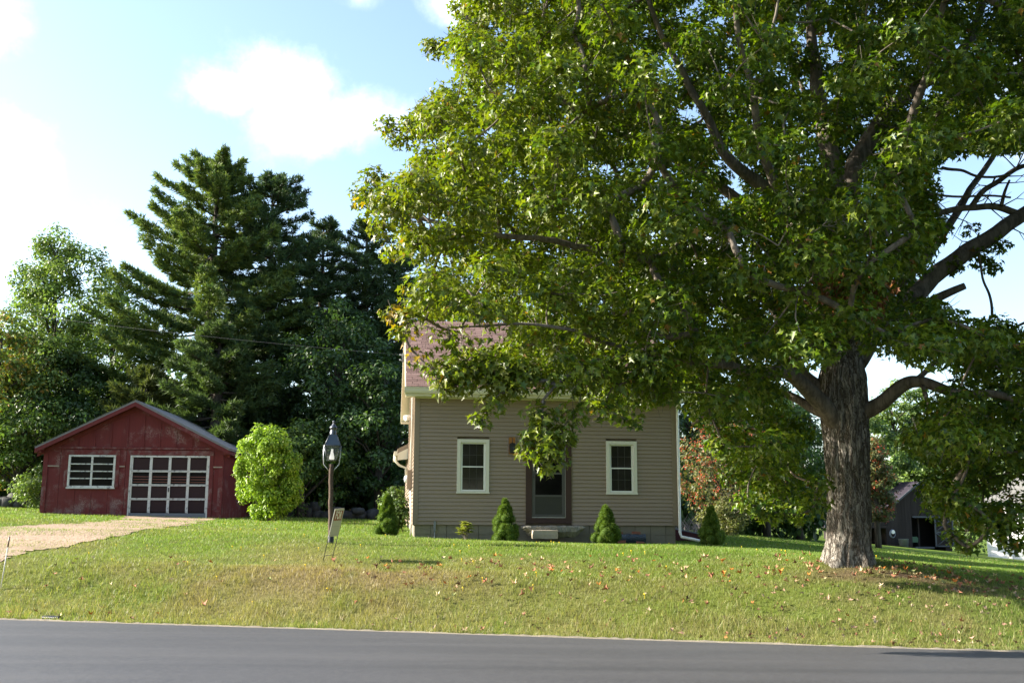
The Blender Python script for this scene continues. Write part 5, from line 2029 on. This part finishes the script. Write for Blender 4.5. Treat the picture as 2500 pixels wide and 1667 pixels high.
dwarf_spruce(949, 1303, 1195, 60, 25.3, 'dwarf spruce standing free at the left house corner')
dwarf_spruce(1235, 1306, 1199, 72, 25.2, 'dwarf spruce left of the granite door slab')
dwarf_spruce(1481, 1313, 1213, 68, 25.4, 'dwarf spruce right of the granite door slab')
dwarf_spruce(1736, 1321, 1222, 62, 26.0, 'dark dwarf spruce beyond the white downspout')

LIME = [(.55, (0.218, 0.328, 0.031)), (.3, (0.262, 0.367, 0.038)), (.15, (0.131, 0.224, 0.027))]


def bush():
    Y = 33.2
    X = X_at(655, Y)
    z = float(hz(X, Y))
    t = empty('forsythia_bush', (X, Y, z), 0, 'big rounded bright lime green bush right of the garage', 'bush')
    Ht = 3.15
    n = 190
    u = unit(n)
    r = rng.random(n) ** .35
    C = np.stack([u[:, 0] * 1.02, u[:, 1] * 1.0, u[:, 2] * 1.52], -1) * r[:, None]
    k = 1 - .22 * sstep(-C[:, 2] / 1.52, .5, 1)
    C[:, :2] *= k[:, None]
    C[:, 2] += 1.56
    C[:, 0] += .1 * np.sin(C[:, 2] * 2)
    rad = rng.uniform(.16, .3, n)
    P, N, T, sz, idx = clump_leaves(C, rad, 105, .115, .55, 1.0, .45)
    mb = MB()
    for i in range(0, n, 4):
        c = C[i]
        mb.tube([(random.uniform(-.15, .15), random.uniform(-.1, .1), -.1), (c[0] * .4, c[1] * .4, c[2] * .5), tuple(c)], [.022, .014, .004], 5, 0, False)
    mb.build('stems', M['dead_twig'], t)
    tag(leaf_object('crown', P, N, T, sz, pick(LIME, len(P), .2), M['tree_leaf'], False, t), kind='stuff')


bush()


def rhododendron():
    Y = 25.5
    X = X_at(1142, Y)
    z = float(hz(X, Y))
    t = empty('rhododendron', (X, Y, z), 0, 'small pale yellow green plant at the foot of the left window wall', 'plant')
    mb = MB()
    tips = []
    for k in range(22):
        a = random.uniform(0, 6.28)
        e = Vector((math.cos(a) * random.uniform(.03, .2), math.sin(a) * random.uniform(.02, .15), random.uniform(.15, .44)))
        mb.tube([(0, 0, -.05), tuple(e * .5), tuple(e)], [.008, .006, .004], 5, 0, False)
        tips.append(e)
    mb.build('stems', M['dead_twig'], t)
    shp = np.array([(0, 0), (.16, .35), (.13, .7), (0, 1), (-.13, .7), (-.16, .35)], float)
    tri = np.array([(0, 1, 2), (0, 2, 3), (0, 3, 4), (0, 4, 5)])
    for e in tips:
        for j in range(9):
            a = j * 2 * math.pi / 9 + random.uniform(-.2, .2)
            T = np.array([[math.cos(a), math.sin(a), random.uniform(-.25, .5)]])
            V, I = leaves(np.zeros((1, 3)), np.array([[0, 0, 1.0]]) + unit(1) * .25, T, np.array([random.uniform(.11, .16)]), shp, tri, .35)
            V = V + T / np.linalg.norm(T) * .035
            tint = np.repeat(pick([(.6, (0.30, 0.31, 0.07)), (.4, (0.22, 0.26, 0.05))], 1, .15), 6, 0)
            link('leaf', npmesh('leaf', V, I, M['tree_leaf'], tint), t, tuple(e))


rhododendron()
deciduous('leafy_shrub', hw(-.45, 3.0, 0).x, hw(-.45, 3.0, 0).y, 1.15, .42, 'dark leafy shrub behind the dwarf spruce by the left wall', GREEN_M, cat='shrub', lo=.03, nclump=45, per=70, size=.09, trunk_r=.02, ragged=.15)
deciduous('yellow_green_bush', X_at(1775, 38), 38, 1.25, .95, 'yellow green bush under the red berried tree', [(.6, (0.13, 0.15, 0.045)), (.4, (0.17, 0.16, 0.05))], cat='bush', lo=.02, nclump=80, per=80, size=.09, trunk_r=.03, ragged=.15)


def berry_tree(px, Y, py_top, rx, label, lo, nb):
    X = X_at(px, Y)
    Ht = H_at(px, py_top, Y)
    t = deciduous('berry_tree', X, Y, Ht, rx, label, [(.6, (0.10, 0.115, 0.04)), (.3, (0.15, 0.14, 0.05)), (.1, (0.25, 0.11, 0.05))], lo=lo, nclump=110, per=70, size=.13, trunk_r=.12, ragged=.25)
    cr = [c for c in t.children if c.name.startswith('crown')][0]
    n = len(cr.data.vertices)
    co = np.empty(n * 3, np.float32)
    cr.data.vertices.foreach_get('co', co)
    co = co.reshape(-1, 3)
    s = co[rng.integers(0, n, nb)]
    oc = np.array([(1, 0, 0), (0, 1, 0), (-1, 0, 0), (0, -1, 0), (0, 0, 1), (0, 0, -1)], float)
    of = np.array([(0, 1, 4), (1, 2, 4), (2, 3, 4), (3, 0, 4), (1, 0, 5), (2, 1, 5), (3, 2, 5), (0, 3, 5)])
    P = np.repeat(s, 5, 0) + rng.normal(0, .05, (nb * 5, 3))
    V = (P[:, None] + oc[None] * rng.uniform(.015, .027, (len(P), 1, 1))).reshape(-1, 3)
    I = ((np.arange(len(P)) * 6)[:, None, None] + of[None]).reshape(-1, 3)
    tag(link('berries', npmesh('berries', V, I, M['berry']), t), kind='stuff')


berry_tree(1790, 40, 1020, 2.3, 'red berried tree at the right end of the house', .22, 430)
berry_tree(2140, 44, 1060, .75, 'small red berried tree peeping out behind the maple trunk', .12, 260)


def brush_pile():
    Y = 37
    X = X_at(1680, Y)
    z = float(hz(X, Y))
    mb = MB()
    for k in range(90):
        a = random.uniform(0, 6.28)
        p = Vector((random.uniform(-.5, .5), random.uniform(-.4, .4), 0))
        d = Vector((math.cos(a) * .5, math.sin(a) * .5, random.uniform(.3, 1.0))) * random.uniform(.3, .8)
        mb.tube([p, p + d * .5 + Vector((0, 0, .05)), p + d], [.010, .008, .004], 4, 0, False)
    o = mb.build('brush_pile', M['dead_twig'], None, (X, Y, z))
    tag(o, 'pile of bare pale dry twigs beyond the right house corner', 'brush pile')


brush_pile()


# ------------------------------------------------------------------ stone wall at the wood edge
def stone_wall(x0, x1, Y, label, n):
    zc = float(hz((x0 + x1) / 2, Y))
    t = empty('stone_wall', ((x0 + x1) / 2, Y, zc), 0, label, 'stone wall')
    for k in range(n):
        x = x0 + (x1 - x0) * (k + .5) / n - (x0 + x1) / 2 + random.uniform(-.15, .15)
        s = random.uniform(.35, .75)
        h = random.uniform(.3, .5)
        rock('stone', (s, .5, h), M['field_stone'], k * 1.7, t, (x, random.uniform(-.15, .15), h * .35), random.uniform(0, 3), 1, .15)
        if random.random() < .7:
            rock('stone', (s * .8, .45, h * .8), M['field_stone'], k * 2.3 + 50, t, (x + .25, random.uniform(-.1, .1), h * .95), random.uniform(0, 3), 1, .15)


stone_wall(X_at(-20, 43), X_at(125, 43), 42.6, 'low grey fieldstone wall left of the garage', 7)
stone_wall(X_at(560, 42), X_at(1000, 42), 41.5, 'long low fieldstone wall in the shade left of the house', 18)


# ------------------------------------------------------------------ lamp post
def lamp_post():
    p = ground(807, 1326)
    Y = p.y
    sc = Y / F
    t = empty('lamp_post', p, 0, 'old colonial lamp post with glass lantern on the lawn', 'lamp post')

    def q(px, py):
        w_ = at(px, py, Y)
        return Vector((w_.x - p.x, 0, w_.z - p.z))
    b, m1, tp = q(807, 1330), q(806, 1200), q(808.5, 1133)
    mb = MB()
    N = 24
    path = [b.lerp(tp, i / N) + Vector((.004 * math.sin(i * .9), .004 * math.cos(i * 1.3), 0)) for i in range(N + 1)]
    mb.tube(path, [0.052 - .008 * i / N + .003 * math.sin(i * 2.1) for i in range(N + 1)], 12)
    mb.build('post', M['post_wood'], t)
    c = q(807.5, 1318)
    MB().lathe([(.061, -.08), (.061, .09), (.055, .095)], 14, 0, (c.x, c.y, c.z)).build('base_sleeve', M['blackplastic'], t)
    lb, lt, rt = q(809.5, 1124), q(811.5, 1090), q(812, 1061)
    ax = q(811, 1090)
    tilt = math.atan2(lt.x - lb.x, lt.z - lb.z)
    # lantern built upright about its own axis, then tilted with the post
    ln = bpy.data.objects.new('lantern', None)
    zb, zt_, zr = 0.0, (1124 - 1088) * sc, (1124 - 1061) * sc
    wb, wt, wr = 22 * sc / 2, 39 * sc / 2, 16 * sc / 2
    X = Matrix.Translation(lb) @ Matrix.Rotation(tilt, 4, 'Y') @ Matrix.Rotation(R(12), 4, 'Z')

    def ring(w_, z):
        return [Vector((sx * w_, sy * w_, z)) for sx, sy in ((-1, -1), (1, -1), (1, 1), (-1, 1))]
    mb = MB()
    A, Bq, Cq = ring(wb, zb), ring(wt, zt_), ring(wr, zr)
    for i in range(4):
        j = (i + 1) % 4
        for a_, b_ in ((A[i], A[j]), (A[i], Bq[i]), (Bq[i], Bq[j]), (Bq[i], Cq[i])):
            mb.tube([X @ a_, X @ b_], .008, 6)
    mb.lathe([(0, -.02), (.03, -.02), (wb * .9, 0), (wb * .9, .01), (0, .01)], 12, 0, (0, 0, 0))
    k0 = len(mb.v) - 60
    for i in range(k0, len(mb.v)):
        mb.v[i] = tuple(X @ Vector(mb.v[i]))
    body = mb.build('lantern', M['lamp_metal'], t)
    for i in range(4):
        j = (i + 1) % 4
        MB().add([X @ (v * .985) for v in (A[i], A[j], Bq[j], Bq[i])], [(0, 1, 2, 3)]).build('glass_pane', M['clear'], body)
        MB().add([X @ v for v in (Bq[i] + Vector((0, 0, .004)), Bq[j] + Vector((0, 0, .004)), Cq[j], Cq[i])], [(0, 1, 2, 3)]).build('roof_panel', M['lamp_roof'], body)
    mb = MB()
    mb.lathe([(.0, .02), (.045, .025), (.052, .05), (.045, .09), (.028, .15), (.022, .19), (.022, .235), (0, .236)], 14)
    mb.v = [tuple(X @ Vector(v)) for v in mb.v]
    mb.build('lamp_chimney', M['bulb'], body)
    s = sc
    mb = MB()
    mb.lathe([(8 * s, zr - .004), (8 * s, zr + 7 * s), (7 * s, zr + 8 * s), (7 * s, zr + 14 * s), (9 * s, zr + 15 * s), (9.5 * s, zr + 17 * s), (7 * s, zr + 20 * s), (4.5 * s, zr + 23 * s), (2.5 * s, zr + 26 * s),
              (1.8 * s, zr + 28 * s), (3.2 * s, zr + 30 * s), (3.2 * s, zr + 32 * s), (1.5 * s, zr + 34 * s), (0, zr + 34.5 * s)], 16)
    mb.v = [tuple(X @ Vector(v)) for v in mb.v]
    mb.build('finial', M['lamp_metal'], t)
    for sg in (-1, 1):
        pts = [Vector((sg * wt * 1.06, 0, zt_)), Vector((sg * wt * 1.02, 0, zb + .05)), Vector((sg * wt * .95, 0, zb - 9 * s)), Vector((sg * wt * .55, 0, zb - 18 * s)), Vector((sg * .05, 0, zb - 24 * s))]
        mb = MB()
        mb.tube([X @ (Matrix.Rotation(R(-8), 4, 'Z') @ v) for v in pts], .0095, 7)
        mb.build('bracket_arm', M['arm_metal'], t)


lamp_post()


# ------------------------------------------------------------------ yard sign
def yard_sign():
    p = ground(799, 1371)
    t = empty('yard_sign', p, 0, 'tilted narrow yard sign with the word FOR beside the lamp post', 'sign')
    # panel runs almost along the line of sight: width axis u, height axis v leaning right
    u = Vector((.215, .97, .02)).normalized()
    v = Vector((.205, -.03, .978)).normalized()
    nrm = u.cross(v)
    if nrm.y > 0:
        nrm = -nrm
    wdt = .44
    X = Matrix((( u.x, v.x, nrm.x, 0), (u.y, v.y, nrm.y, 0), (u.z, v.z, nrm.z, 0), (0, 0, 0, 1)))

    def bx(mb, x0, x1, y0, y1, z0, z1):
        return mb.box((x0, y0, z0), (x1, y1, z1), 0, X)
    mb = MB()
    for x in (-wdt / 2 + .01, wdt / 2 - .01):
        mb.tube([X @ Vector((x, -.12, 0)), X @ Vector((x, .97, 0))], .0065, 6)
    mb.tube([X @ Vector((-wdt / 2, .12, 0)), X @ Vector((wdt / 2, .12, 0))], .005, 6)
    mb.tube([X @ Vector((-wdt / 2, .97, 0)), X @ Vector((wdt / 2, .97, 0))], .007, 6)
    mb.build('metal_frame', M['iron'], t)
    bx(MB(), -wdt / 2, wdt / 2, .46, .96, -.006, .006).build('sign_panel', M['sign_white'], t)
    bx(MB(), -wdt / 2 + .03, wdt / 2 - .04, .75, .925, .007, .009).build('header_panel', M['sign_maroon'], t)
    mb = MB()
    bx(mb, -wdt / 2 + .005, wdt / 2 - .005, .64, .648, .007, .009)
    bx(mb, -wdt / 2 + .005, wdt / 2 - .005, .485, .493, .007, .009)
    mb.build('ruled_line', M['sign_grey'], t)
    cu = bpy.data.curves.new('lettering', 'FONT')
    cu.body = 'FOR'
    cu.size = .155
    cu.align_x = 'CENTER'
    cu.align_y = 'CENTER'
    cu.extrude = .0012
    cu.offset = .004
    cu.space_character = 1.05
    tmp = bpy.data.objects.new('lettering_curve', cu)
    me = bpy.data.meshes.new_from_object(tmp)
    bpy.data.objects.remove(tmp)
    me.materials.clear()
    me.materials.append(M['sign_text'])
    o = link('lettering', me, t)
    o.matrix_local = X @ Matrix.Translation((-.005, .838, .0105)) @ Matrix.Diagonal((1, 1.25, 1, 1))


yard_sign()


# ------------------------------------------------------------------ driveway marker, drain pipe, power line
def small_things():
    p = ground(1, 1440)
    top = at(23.5, 1309, p.y)
    t = empty('driveway_marker', p, 0, 'thin pale stake with brown reflector cap at the far left', 'marker stake')
    d = top - p
    MB().tube([d * -.1, d * .80], .009, 8).build('stake', M['fibre'], t)
    MB().tube([d * .80, d], .013, 8).build('reflector_cap', M['reflector'], t)
    # corrugated pipe end at the road edge
    p = ground(147, 1497)
    u = Vector((1, -0.238, 0)).normalized()
    mb = MB()
    pts = []
    rad = []
    for i in range(30):
        pts.append(u * (-.15 + .3 * i / 29))
        rad.append(.042 + (.006 if i % 3 == 0 else 0))
    mb.tube(pts, rad, 12)
    q = Vector((p.x, float(edge_y(p.x)) + .34, 0.0))
    o = mb.build('drain_pipe', M['blackplastic'], None, q)
    tag(o, 'black corrugated drain pipe half buried at the road edge', 'pipe')
    # service cable
    a = hw(-.42, 1.98, 4.76)
    c = [at(-700, 640, 40), at(0, 754, 34), at(240, 797, 32), at(700, 852, 29.5)]
    pts = []
    P0, P1 = Vector(a), c[0]
    for i in range(41):
        s = i / 40
        q = P0.lerp(P1, s)
        pts.append(q + Vector((0, 0, -0.35 * 4 * s * (1 - s))))
    o = MB().tube(pts, .0035, 5).build('service_cable', M['blackplastic'], None)
    tag(o, 'thin black power cable sagging across the trees to the house gable', 'cable')


small_things()


# ------------------------------------------------------------------ barn and white building at the right
def barn():
    Y = 78
    X = X_at(2242, Y)
    z = float(hz(X, Y)) + .15
    yaw = R(14)
    t = empty('barn', (X, Y, z), yaw, 'weathered grey board barn with dark roof behind the maple trunk', 'barn')
    w2, D = 2.65, 9.0
    ze, zp = 2.9, 4.75
    # boards of the gable front
    x = -w2
    while x < w2 - .02:
        bw = random.uniform(.2, .3)
        x1 = min(x + bw, w2)
        if abs(x + bw / 2) < w2 and (x < 1.9 and x1 > -.55):
            z0 = 2.15
        else:
            z0 = -.5
        tz = lambda xx: ze + (zp - ze) * (1 - abs(xx) / w2)
        MB().prism([(x1, z0), (x, z0), (x, tz(x)), (x1, tz(x1))], random.uniform(-.02, .0), .05).build('board', M['barn_wood'], t)
        x = x1 + .012
    MB().box((-w2, .05, -.5), (-w2 + .1, D, ze)).box((w2 - .1, .05, -.5), (w2, D, ze)).build('wall', M['barn_wood'], t)
    boxpart('dark_interior', (-w2 + .1, 1.5, -.5), (w2 - .1, 1.55, ze + .5), M['dark'], t)
    boxpart('door_track', (-.6, -.1, 2.12), (1.9, -.03, 2.24), M['weathered'], t)
    boxpart('sill', (-.5, -.1, -.12), (1.1, .3, .0), M['weathered'], t)
    boxpart('post', (.28, .6, -.5), (.4, .72, 2.2), M['barn_wood'], t)
    # sliding door, slid to the right
    x0, x1 = 1.15, 2.75
    dr = MB().box((x0, -.16, 0), (x1, -.12, 2.1)).build('barn_door', M['barn_wood'], t)
    mb = MB()
    mb.box((x0, -.185, 0), (x0 + .12, -.161, 2.1)).box((x1 - .12, -.185, 0), (x1, -.161, 2.1)).box((x0 + .12, -.185, 1.0), (x1 - .12, -.161, 1.12)).box((x0 + .12, -.185, 1.98), (x1 - .12, -.161, 2.1)).box((x0 + .12, -.185, 0), (x1 - .12, -.161, .1))
    for (a, b) in (((x0 + .1, .05), (x1 - .1, 1.0)), ((x1 - .1, .05), (x0 + .1, 1.0)), ((x0 + .1, 1.1), (x1 - .1, 2.05)), ((x1 - .1, 1.1), (x0 + .1, 2.05))):
        mb.tube([(a[0], -.19, a[1]), (b[0], -.19, b[1])], .045, 4)
    mb.build('brace', M['weathered'], dr)
    # roof
    mb = MB()
    for sg in (-1, 1):
        xe = sg * (w2 + .25)
        zz = ze - .17
        P = [(0, -.35, zp + .06), (xe, -.35, zz), (xe, D, zz), (0, D, zp + .06)]
        P += [(a, b, c - .1) for a, b, c in P]
        mb.add(P, [(0, 1, 2, 3), (7, 6, 5, 4), (0, 4, 5, 1), (1, 5, 6, 2), (2, 6, 7, 3)])
    mb.build('roof', M['barn_roof'], t)
    for sg in (-1, 1):
        xe = sg * (w2 + .25)
        pts = [(0, zp + .07), (xe, ze - .16), (xe, ze - .32), (0, zp - .09)]
        MB().prism(pts if sg < 0 else pts[::-1], -.40, -.355).build('rake_board', M['weathered'], t)
    # lean-to on the left
    x = -w2 - .02
    while x > -w2 - 3.2:
        x1 = x - random.uniform(.2, .28)
        tz = lambda xx: 2.55 - (-w2 - xx) * .36
        MB().prism([(x, 1.55), (x1, 1.55), (x1, tz(x1)), (x, tz(x))], random.uniform(-.02, 0), .05).build('board', M['barn_wood'], t)
        x = x1 - .012
    boxpart('beam', (-w2 - 3.2, -.06, 1.36), (-w2 - .02, .06, 1.54), M['barn_wood'], t)
    boxpart('post', (-w2 - .2, -.05, -.5), (-w2 - .02, .08, 1.36), M['barn_wood'], t)
    MB().prism([(-w2 - 3.5, 1.36), (-w2, 2.62), (-w2, 2.74), (-w2 - 3.5, 1.48)], -.3, D - 1).build('lean_to_roof', M['barn_roof'], t)
    boxpart('back_wall', (-w2 - 3.2, 3.0, -.5), (-w2, 3.1, 2.0), M['dark'], t)

    def bw_(x, y, zz):
        return t.matrix_basis @ Vector((x, y, zz))
    # hose on the corner board, tub, mower in the doorway, yellow-hooded mower under the lean-to
    o = empty('hose_reel', bw_(-w2 + .25, -.12, 1.05), yaw, 'coiled blue green hose with white hub hung on the barn wall', 'hose')
    mb = MB()
    for k in range(5):
        mb.tube([(.24 * math.cos(a * .3) * (1 - .05 * k), -.02 * k, .3 * math.sin(a * .3) * (1 - .04 * k) - .1) for a in range(22)], .022, 6)
    mb.build('hose_coil', M['blue_grey'], o)
    MB().tube([(0, -.05, .03), (0, -.12, .03)], .14, 14).build('hub', M['white'], o)
    mb = MB()
    mb.lathe([(0, .02), (.3, .02), (.36, .62), (.38, .64), (.35, .64), (.3, .06), (0, .06)], 18)
    p = bw_(-w2 + .75, -.7, 0)
    o = mb.build('wash_tub', M['tin'], None, (p.x, p.y, float(hz(p.x, p.y)) - .02))
    tag(o, 'grey metal tub standing in front of the barn boards', 'tub')

    def mower(p, body, label):
        o = empty('lawn_tractor', p, yaw, label, 'tractor')
        mb = MB()
        mb.prism([(-.28, .3), (.28, .3), (.3, .62), (.2, .72), (-.2, .72), (-.3, .62)], -.1, .75)
        mb.build('hood', body, o)
        for sx in (-.36, .36):
            for yy, rr in ((.15, .18), (1.2, .26)):
                MB().tube([(sx - .08, yy, rr), (sx + .08, yy, rr)], rr, 14).build('wheel', M['blackplastic'], o)
        MB().box((-.3, .75, .3), (.3, 1.5, .45)).build('deck', M['blackplastic'], o)
        MB().box((-.22, 1.2, .45), (.22, 1.6, .58)).box((-.22, 1.52, .58), (.22, 1.62, 1.0)).build('seat', M['blackplastic'], o)
        MB().tube([(0, .7, .7), (0, .85, .98)], .02, 6).tube([(.17 * math.cos(a * .5), .88 + .1 * math.sin(a * .5), 1.0 + .1 * math.sin(a * .5)) for a in range(14)], .015, 5).build('steering_wheel', M['blackplastic'], o)
    mower(bw_(-.05, .7, 0), M['green_paint'], 'green lawn tractor parked in the open barn doorway')
    mower(bw_(-w2 - 1.6, .8, 0), M['yellow_paint'], 'yellow hooded lawn tractor under the barn lean-to')


barn()


def white_building():
    Y = 62
    X = X_at(2405, Y)
    z = float(hz(X, Y))
    t = empty('white_building', (X, Y, z), R(-42), 'sunlit white clapboard building at the right picture edge', 'building')
    for k in range(26):
        zz = -1.2 + k * .16
        P = [(0, 0, zz), (6, 0, zz), (6, -.02, zz), (0, -.02, zz), (0, 0.01, zz + .168), (6, .01, zz + .168), (6, 0.0, zz + .168), (0, 0.0, zz + .168)]
        MB().add(P, [(0, 1, 2, 3), (3, 2, 6, 7), (4, 7, 6, 5), (0, 3, 7, 4), (1, 5, 6, 2)]).build('clapboard', M['clap_white'], t)
    MB().box((0, .02, -1.2), (6, 5, 3.2)).build('wall', M['clap_white'], t)
    boxpart('corner_board', (-.04, -.03, -1.2), (.1, .1, 3.2), M['white'], t)
    MB().prism([(-.3, 3.1), (6.3, 3.1), (3, 5.2)], -.3, 5.3).build('roof', M['grey_roof'], t)


white_building()


# ------------------------------------------------------------------ fallen leaves
def fallen():
    metas = []
    for k in range(6):
        V, I = leaves(np.zeros((1, 3)), np.array([[0, 0, 1.0]]), np.array([[0, 1.0, 0]]), np.array([1.0]), MAPLE, MAPLE_T, .3)
        V = V.copy()
        cv = random.uniform(.8, 2.2)
        V[:, 2] += cv * (V[:, 0] ** 2) * random.uniform(.6, 1.8) + random.uniform(-.6, 1.1) * (V[:, 1]) ** 2 + np.random.default_rng(k).normal(0, .04, len(V))
        metas.append(npmesh('fallen_leaf', V, I, M['fallen']))
    cols = {}
    for ci in range(len(FALL_COL)):
        for k in range(6):
            me = metas[k].copy()
            me.materials.clear()
            me.materials.append(M['fallen%d' % ci])
            cols[ci, k] = me
    pts = []
    while len(pts) < 1000:
        k = random.random()
        if k < .42:
            X = random.gauss(6.2, 2.2)
            Y = random.uniform(13.0, 17.5)
        elif k < .7:
            X = random.uniform(-3, 8)
            Y = random.uniform(14, 20)
        else:
            X = random.uniform(-8, 9)
            Y = random.uniform(14.5, 25.5)
        d = Y - float(edge_y(X))
        if d < .2 or abs(X) > .5 * Y:
            continue
        hx, hy = HOUSE_IN(X, Y)
        if -.2 < hx < 7 and hy > -.8:
            continue
        if math.hypot(X - 5.72, Y - 17.3) < .6:
            continue
        if inpoly(np.array([[X, Y]]), DRIVE)[0]:
            continue
        pts.append((X, Y))
    pts = sorted(pts, key=lambda p: p[1])
    near = pts[:300]
    far = pts[300:700]
    for X, Y in near:
        z = float(hz(X, Y))
        ci = random.choices(range(6), (5, 8, 5, 3, 1, 1.3))[0]
        o = bpy.data.objects.new('fallen_leaf', cols[ci, random.randrange(6)])
        s = random.uniform(.045, .09)
        o.location = (X, Y, z + .03 + .02 * random.random())
        o.scale = (s * random.uniform(.45, .9), s, s)
        o.rotation_euler = (random.gauss(0, .8), random.gauss(0, .8), random.uniform(0, 6.28))
        where = 'below the maple trunk' if X > 4.2 else ('in front of the house' if X > -2.4 else 'near the lamp post')
        tag(o, FALL_COL[ci][0] + ' dry maple leaf on the grassy bank ' + where, 'leaf', 'fallen maple leaves on the grass')
        COL.objects.link(o)
    V = []
    I = []
    n = 0
    for X, Y in far:
        z = float(hz(X, Y))
        me = random.choice(metas)
        co = np.empty(30, np.float32)
        me.vertices.foreach_get('co', co)
        co = co.reshape(-1, 3) * random.uniform(.06, .11)
        rot = np.array((Matrix.Rotation(random.uniform(0, 6.28), 3, 'Z') @ Matrix.Rotation(random.gauss(0, .5), 3, 'X')))
        V.append(co @ rot.T + np.array([X, Y, z + .055]))
        I.append(MAPLE_T + n)
        n += 10
    o = link('leaf_litter', npmesh('leaf_litter', np.concatenate(V), np.concatenate(I), M['fallen']))
    tag(o, 'fallen maple leaves scattered over the lawn farther back', None, None, 'stuff')


build_grass()
fallen()
